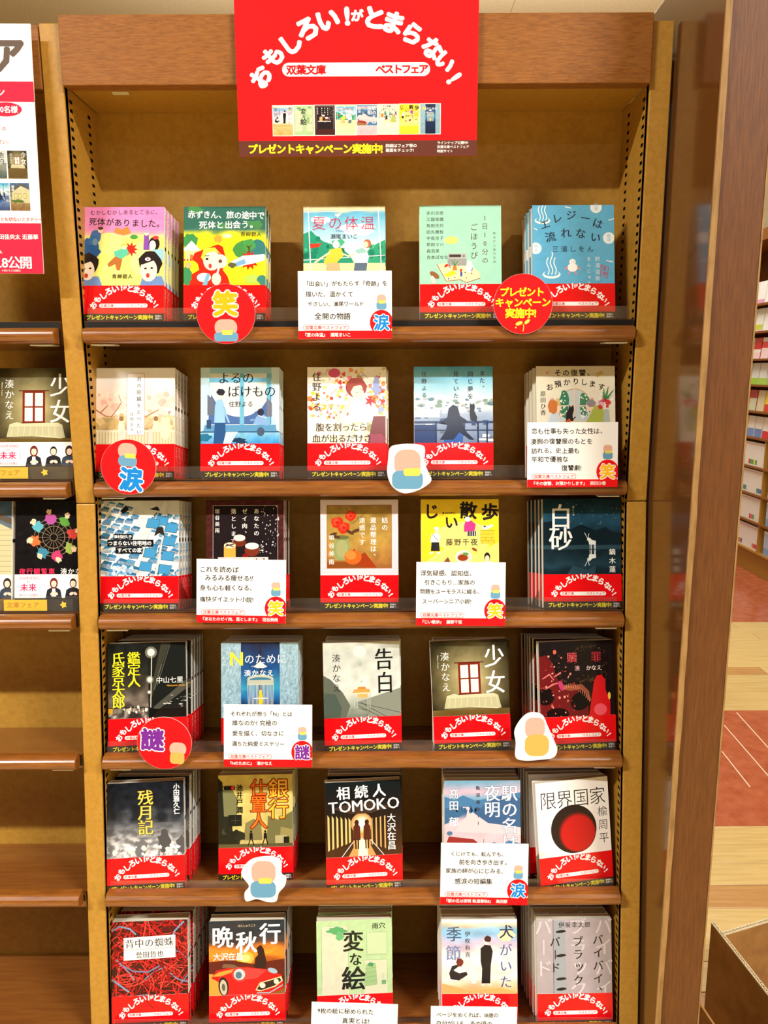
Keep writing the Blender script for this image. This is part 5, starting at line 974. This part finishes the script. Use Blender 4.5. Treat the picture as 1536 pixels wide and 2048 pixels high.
def mini_cover(A, name, x0, y0, x1, y1, lay=.9):
    a = art_of(name).mb; kx = (x1 - x0) / 105; ky = (y1 - y0) / 148; yb = A.y0 - A.k * A.step
    A.mb.add([((v[0] + 52.5) * kx + x0 + A.x0, yb + v[1] * lay, v[2] * ky + y0 + A.z0) for v in a.v], a.f, a.c)
for i, nm in enumerate(mini):
    x0 = bx_(289 + i * 116.3); A.r(x0 - 2, 860 - 746 + i, x0 + 112, 860 - 573 + i, WHT); A.k += 1; mini_cover(A, nm, x0, 860 - 743 + i, x0 + 109, 860 - 576 + i)
mb = MB(); mb.box(-652.5, -3, 0, 652.5, 3, 1010, (214, 20, 22)); mb.add(A.mb.v, A.mb.f, A.mb.c)
ban = mb.build('banner', M_card, None, bs); ban.scale.z = bz / bs; ban.location = ((b0.x + b1.x) / 2, BD, b0.z)
tag(ban, 'large red campaign banner with arched white lettering on the wooden header board', 'banner')

# left poster
PD = .988; p0, p1 = at(61, 48, PD), at(88, 548, PD - .012); ph = (p0.z - p1.z); ps = ph / 500
A = Art(430, 500, -430, -1.2, -500, .05); A.r(0, 0, 430, 500, (248, 247, 246)); CR = (206, 34, 66)
def pq(x, y): return (430 - (61 + (y - 48) * .054 - x), 500 - (y - 48))
A.t('ア', pq(6, 0)[0] + 2, pq(0, 108)[1], 74, (98, 84, 76), b=.05); A.r(0, pq(0, 200)[1], 430, pq(0, 160)[1], CR); A.t('ン', pq(-2, 180)[0], pq(0, 181)[1], 20, WHT, b=.02)
u, v = pq(15, 215); A.e(u - 6, v, 34, 14, CR); A.t('0名様', u - 14, v, 15, WHT, b=.03, sp=.98)
A.t('の', *pq(5, 253), 10, (190, 60, 80)); A.t('ださい。', pq(-14, 279)[0], pq(0, 279)[1], 10, (190, 60, 80), sp=1)
for nm, x, y in (('desk', -30, 297), ('olive', 14, 297), ('rooftop', -24, 362), ('house', 19, 362)):
    u, v = pq(x, y + 56); mini_cover(A, nm, u, v, u + 41, v + 56)
A.k += 1; A.t('もっとも切ないミステリー', pq(-18, 436)[0], pq(0, 436)[1], 9.2, (190, 60, 80), sp=.98, minc=True); A.r(0, 0, 430, pq(0, 444)[1], CR)
A.t('田佳央太 近藤華', pq(-2, 472)[0], pq(0, 472)[1], 11.5, WHT, sp=1.0, minc=True, b=.01); A.t('6.', *pq(-4, 503), 9, WHT, minc=True); A.t('6.8公開', pq(-14, 525)[0], pq(0, 525)[1], 28, WHT, sp=.92, minc=True, b=.01); A.t('©湊かなえ/双葉社', pq(0, 542)[0], pq(0, 542)[1], 5, WHT, sp=1)
mb = MB(); mb.box(-430, -1.2, -500, 0, 1.2, 0, (244, 242, 240)); mb.add(A.mb.v, A.mb.f, A.mb.c)
po = mb.build('poster', M_card, None, ps); dx_ = p1 - p0; dx_ = -dx_.normalized(); xa = Vector((1, 0, 0)); xa = (xa - dx_ * xa.dot(dx_)).normalized(); ya = dx_.cross(xa)
mm = Matrix((xa, ya, dx_)).transposed().to_4x4(); po.matrix_world = Matrix.Translation(p0) @ mm
tag(po, 'white and crimson film poster hanging from the left bookcase, cut by the picture edge', 'poster')

# ------------------------------------------------------------------ room
fl = MB().box(-5.1, -6.5, -.06, 3.4, 8.2, -.012).build('floor', M_fl_tan); tag(fl, kind='structure')
rd = random.Random(12)
def plank(x0, x1, y0, y1, m, name='floor_plank'):
    g = .0012; o = bevel(MB().box(x0 + g, y0 + g, -.0115, x1 - g, y1 - g, rd.uniform(-.0004, 0)).build(name, m, fl), .0006, 1); return o
def planks(ya, yb, w_, xa, xb, tans):
    n = round((yb - ya) / w_); w_ = (yb - ya) / n
    for i in range(n):
        x = xa - rd.uniform(0, .8); y = ya + i * w_; k = 0
        while x < xb:
            ln = rd.uniform(.7, 1.3); 
            plank(max(x, xa), min(x + ln, xb), y, y + w_, M_fl_tan if rd.random() < tans else M_fl_light); x += ln
planks(1.24, 2.33, .095, .45, 2.6, .3); planks(3.21, 4.42, .10, .45, 2.9, .22)
plank(.45, 2.9, 2.33, 3.21, M_fl_red, 'red_floor_panel'); plank(.45, 3.0, 4.42, 8.0, M_fl_red, 'red_floor_panel'); plank(-5.0, .449, 1.24, 8.0, M_fl_light, 'floor_panel'); plank(-5.0, 3.3, -6.4, 1.239, M_fl_light, 'floor_panel')
for px0, py0, px1, py1 in ((1473, 1425, 1536, 1495), (1448, 1450, 1536, 1551), (1444, 1503, 1500, 1574)):
    def fp(px, py):
        v_ = CM.to_3x3() @ Vector(((px - 768) / FPX, -(py - 1024) / FPX, -1)); return v_ * (-CAMZ / v_.z) + Vector((0, 0, CAMZ))
    a, b_ = fp(px0, py0), fp(px1, py1); d_ = (b_ - a).normalized(); b_ = b_ + d_ * (.5 if px1 > 1530 else 0); nn = Vector((-d_.y, d_.x, 0)) * .0022
    MB().add([(q.x, q.y, .0006) for q in (a - nn, b_ - nn, b_ + nn, a + nn)] + [(q.x, q.y, -.001) for q in (a - nn, b_ - nn, b_ + nn, a + nn)], [(0, 1, 2, 3), (7, 6, 5, 4), (0, 4, 5, 1), (1, 5, 6, 2), (2, 6, 7, 3), (3, 7, 4, 0)], (240, 214, 190)).build('inlay_line', M_plain, fl)
ce = MB().box(-5.1, -6.5, CEIL + .02, 3.4, 8.2, CEIL + .08).build('ceiling', M_ceil); tag(ce, kind='structure')
for x0, x1 in ((-5.0, -.9), (-.897, .918), (.921, 2.0), (2.003, 3.3)):
    for y0, y1 in ((-6.4, -2.4), (-2.397, .6), (.603, 3.6), (3.603, 8.1)): MB().box(x0, y0, CEIL, x1, y1, CEIL + .019).build('ceiling_panel', M_ceil, ce)
tag(MB().box(3.25, -6.4, 0, 3.35, 8.1, CEIL).build('wall_right', M_wall), kind='structure')
tag(MB().box(-5.0, 8.0, 0, 3.25, 8.1, CEIL).build('wall_back', M_wall), kind='structure')

# far bookcase on the right wall
fb = tag(empty('bookcase', (2.72, 5.6, 0)), 'distant wooden bookcase along the right wall with white and coloured books, beyond the end panel', 'bookcase')
def FB(x0, y0, z0, x1, y1, z1, name, m): return MB().box(x0 - 2.72, y0 - 5.6, z0, x1 - 2.72, y1 - 5.6, z1).build(name, m, fb)
FB(3.02, 4.3, 0, 3.04, 7.4, 2.46, 'back_panel', M_shelf); FB(2.70, 4.3, 2.39, 3.02, 7.4, 2.47, 'header_board', M_header); FB(2.74, 4.3, 0, 3.02, 7.4, .165, 'plinth', M_gold)
SZ = [.165, .375, .575, .775, .985, 1.175, 1.365, 1.55, 1.745, 1.94]
for z in SZ: FB(2.70, 4.3, z, 3.02, 7.4, z + .014, 'shelf', M_gold if z < .2 else M_header)
for y in (4.3, 5.02, 6.4, 7.38): FB(2.705, y, .18, 3.02, y + .018, 1.0 if y == 5.42 else 2.39, 'divider', M_gold)
FB(2.705, 5.44, .18, 3.02, 5.455, .985, 'divider', M_gold)
WB = [(240, 240, 236), (246, 244, 240), (236, 238, 240)]
_fm = {}
def far_book(x, y, z, dy, h, cols, lab, grp, dpt=.11, leanx=0):
    """cols: list of (height fraction, colour) bottom to top, printed on the face towards -x"""
    key = (round(dy, 3), round(h, 3), tuple(cols), dpt)
    if key not in _fm:
        mb = MB().box(0, 0, 0, dpt, dy, h, cols[-1][1]); z0 = 0
        for f_, c in cols:
            mb.add([(-.0004, .0005, z0 * h), (-.0004, dy - .0005, z0 * h), (-.0004, dy - .0005, f_ * h), (-.0004, .0005, f_ * h)], [(3, 2, 1, 0)], c); z0 = f_
        _fm[key] = mb.mesh('far_book', M_print)
    o = bpy.data.objects.new('book', _fm[key]); C.objects.link(o); o.location = (x, y, z); o.rotation_euler = (0, leanx, 0); tag(o, lab, 'book', grp); return o
bright = [((40, 150, 190), 'teal'), ((250, 220, 60), 'yellow'), ((210, 70, 150), 'magenta'), ((70, 170, 90), 'green'), ((220, 50, 50), 'red'), ((230, 130, 60), 'orange'), ((90, 110, 200), 'blue')]
W_ = (244, 243, 240); names = ['lowest', 'second lowest', 'third lowest', 'fourth lowest']
for si in range(4):
    y = 5.0; rd = random.Random(40 + si)
    while y < 6.02:
        if 5.415 < y + .026 and y < 5.455: y = 5.458
        dy = .026; blue = y < 5.43 and si < 2; lc = ''
        if blue: cols = ((.30, (130, 170, 220)), (.9, (176, 200, 232)), (1, W_)); lc = 'blue and white book'
        else:
            run = int((y - 5.06) / .16) % 2 == (si % 2); bc_ = rd.choice(bright)
            if run and rd.random() < .7: cols = ((.06, W_), (.26, bc_[0]), (.90, W_), (.93, (226, 170, 180)), (1, W_)); lc = f'white-spined book with a {bc_[1]} label'
            else: cols = ((.90, W_), (.93, (226, 170, 180)), (1, W_)); lc = 'all-white book'
        far_book(2.722, y, SZ[si] + .0145, dy - .001, .172, cols, f'{lc} on the {names[si]} shelf of the distant bookcase', f'{lc}s on the {names[si]} shelf of the distant bookcase'); y += dy
rowsF = [(4, [((.35, (216, 40, 60)), (1, W_)), ((.4, (110, 140, 210)), (1, W_)), ((.4, (120, 150, 214)), (1, W_)), ((.35, (216, 60, 50)), (1, (244, 220, 150)))], .15, 'with coloured lower band'),
         (5, [((.35, (220, 60, 40)), (1, (250, 220, 30))), ((1, (226, 214, 180)),), ((.6, (210, 220, 190)), (1, (190, 40, 50))), ((1, (230, 90, 60)),)], .15, 'with yellow and red cover'),
         (6, [((.3, (160, 210, 60)), (1, (226, 232, 234))), ((.3, (170, 214, 70)), (1, (230, 234, 236)))], .155, 'with green lower band'),
         (7, [((.30, (244, 214, 220)), (.45, W_), (1, (214, 30, 40))), ((.5, (246, 220, 226)), (.8, (220, 60, 70)), (1, W_))], .15, 'with red and white cover'),
         (8, [((.08, (244, 200, 210)), (.3, (200, 214, 70)), (1, W_)), ((1, W_),)], .165, 'with plain white cover'),
         (9, [((.2, (226, 160, 200)), (1, W_)), ((1, W_),)], .16, 'with white cover and pink corner')]
for si, pal, h, dsc in rowsF:
    y = 5.0; k = 0
    while y < 6.0:
        far_book(2.735, y, SZ[si] + .0145, .107, h, pal[k % len(pal)], f'face-out book {dsc if len(pal) < 3 else "in mixed colours"}, {ORD[k] if k else "first"} from the right on distant shelf {["five","six","seven","eight","nine","ten"][si - 4]}', f'face-out books on distant shelf {["five","six","seven","eight","nine","ten"][si - 4]}', .02, .10)
        y += .118; k += 1

# cardboard box
bxo = tag(empty('cardboard_box', (.66, 1.15, 0)), 'open brown corrugated cardboard box on the floor beside the cladding board', 'box')
zt = .45
def strip(P0, P1, z0, z1, t_, nm, m, n_off):
    a, b_ = Vector(P0), Vector(P1); mb = MB(); vs = []
    for q in (a, b_, b_ + n_off * t_, a + n_off * t_): vs.append((q.x, q.y, z0))
    vs += [(x, y, z1) for x, y, z in vs]
    mb.add(vs, [(0, 3, 2, 1), (4, 5, 6, 7), (0, 1, 5, 4), (1, 2, 6, 5), (2, 3, 7, 6), (3, 0, 4, 7)], (160, 116, 66)); mb.v = [(x - .66, y - 1.15, z) for x, y, z in mb.v]
    return mb.build(nm, m, bxo)
def rim(P0, P1, z, t_, n_off):
    """open corrugated edge: two liners with the zigzag flute between them"""
    a, b_ = Vector(P0), Vector(P1); u_ = (b_ - a); ln = u_.length; u_.normalize(); n = int(ln / .0042); mb = MB()
    def pr(p, q, w_):
        e = (q - p).normalized(); s_ = Vector((-e.y, e.x, 0)) * w_ / 2
        for zz in ((z - .003, z),): 
            vs = [(k.x - .66, k.y - 1.15, zz[0]) for k in (p - s_, q - s_, q + s_, p + s_)] + [(k.x - .66, k.y - 1.15, zz[1]) for k in (p - s_, q - s_, q + s_, p + s_)]
            mb.add(vs, [(0, 3, 2, 1), (4, 5, 6, 7), (0, 1, 5, 4), (1, 2, 6, 5), (2, 3, 7, 6), (3, 0, 4, 7)], (226, 214, 184))
    pr(a, b_, .0012); pr(a + n_off * t_, b_ + n_off * t_, .0012)
    for i in range(n):
        p = a + u_ * (ln * i / n) + n_off * (t_ if i % 2 else 0); q = a + u_ * (ln * (i + 1) / n) + n_off * (0 if i % 2 else t_); pr(p, q, .0007)
    tag(mb.build('corrugated_rim', M_flute, bxo), kind='stuff')
def P3(px, py, z):
    v_ = CM.to_3x3() @ Vector(((px - 768) / FPX, -(py - 1024) / FPX, -1)); return (v_ * ((z - CAMZ) / v_.z) + Vector((0, 0, CAMZ)))
c0 = P3(1443, 1870, zt); c1 = P3(1536, 1989, zt); c2 = P3(1536, 1842, zt); dl = (c1 - c0).normalized(); dr = (c2 - c0).normalized()
cn = c0 + dl * .34; cf = c0 + dr * .46; cb0 = c0 - dl * .035; T = .0058
for P0, P1, no, nm in ((cb0, cn, dr, 'left_side'), (c0 + dr * .004, cf, -dl, 'far_side'), (cn, cn + dr * .46, dl, 'near_side'), (cf, cn + dr * .46, dr, 'right_side')):
    strip(P0, P1, 0.002, zt - .003, T, nm, M_cardb, no); rim(P0, P1, zt, T, no)
MB().add([(q.x - .66, q.y - 1.15, z) for z in (.001, .006) for q in (c0, cn, cn + dr * .46, cf)], [(0, 3, 2, 1), (4, 5, 6, 7), (0, 1, 5, 4), (1, 2, 6, 5), (2, 3, 7, 6), (3, 0, 4, 7)]).build('bottom', M_cardb, bxo)
g0 = P3(1398, 2000, .36); 
strip(g0, g0 + dl * .2, .2, .36, .004, 'outer_flap', M_cardb, -dr)
# ceiling strip light housings
STRIPS_XY = [(a_, b_) for a_, b_, e_ in STRIPS]
for i, (x, y) in enumerate(STRIPS_XY):
    o = MB().box(x - .8, y - .08, CEIL - .022, x + .8, y + .08, CEIL - .001, (236, 232, 222)).build('light_housing', M_plain)
    tag(o, ['pale strip light housing on the ceiling to the left of the viewer', 'pale strip light housing on the ceiling to the right of the viewer', 'pale strip light housing on the ceiling far behind the viewer', 'long pale strip light housing on the ceiling behind the bookcase', 'long pale strip light housing near the distant bookcase'][i], 'light', 'ceiling strip lights')
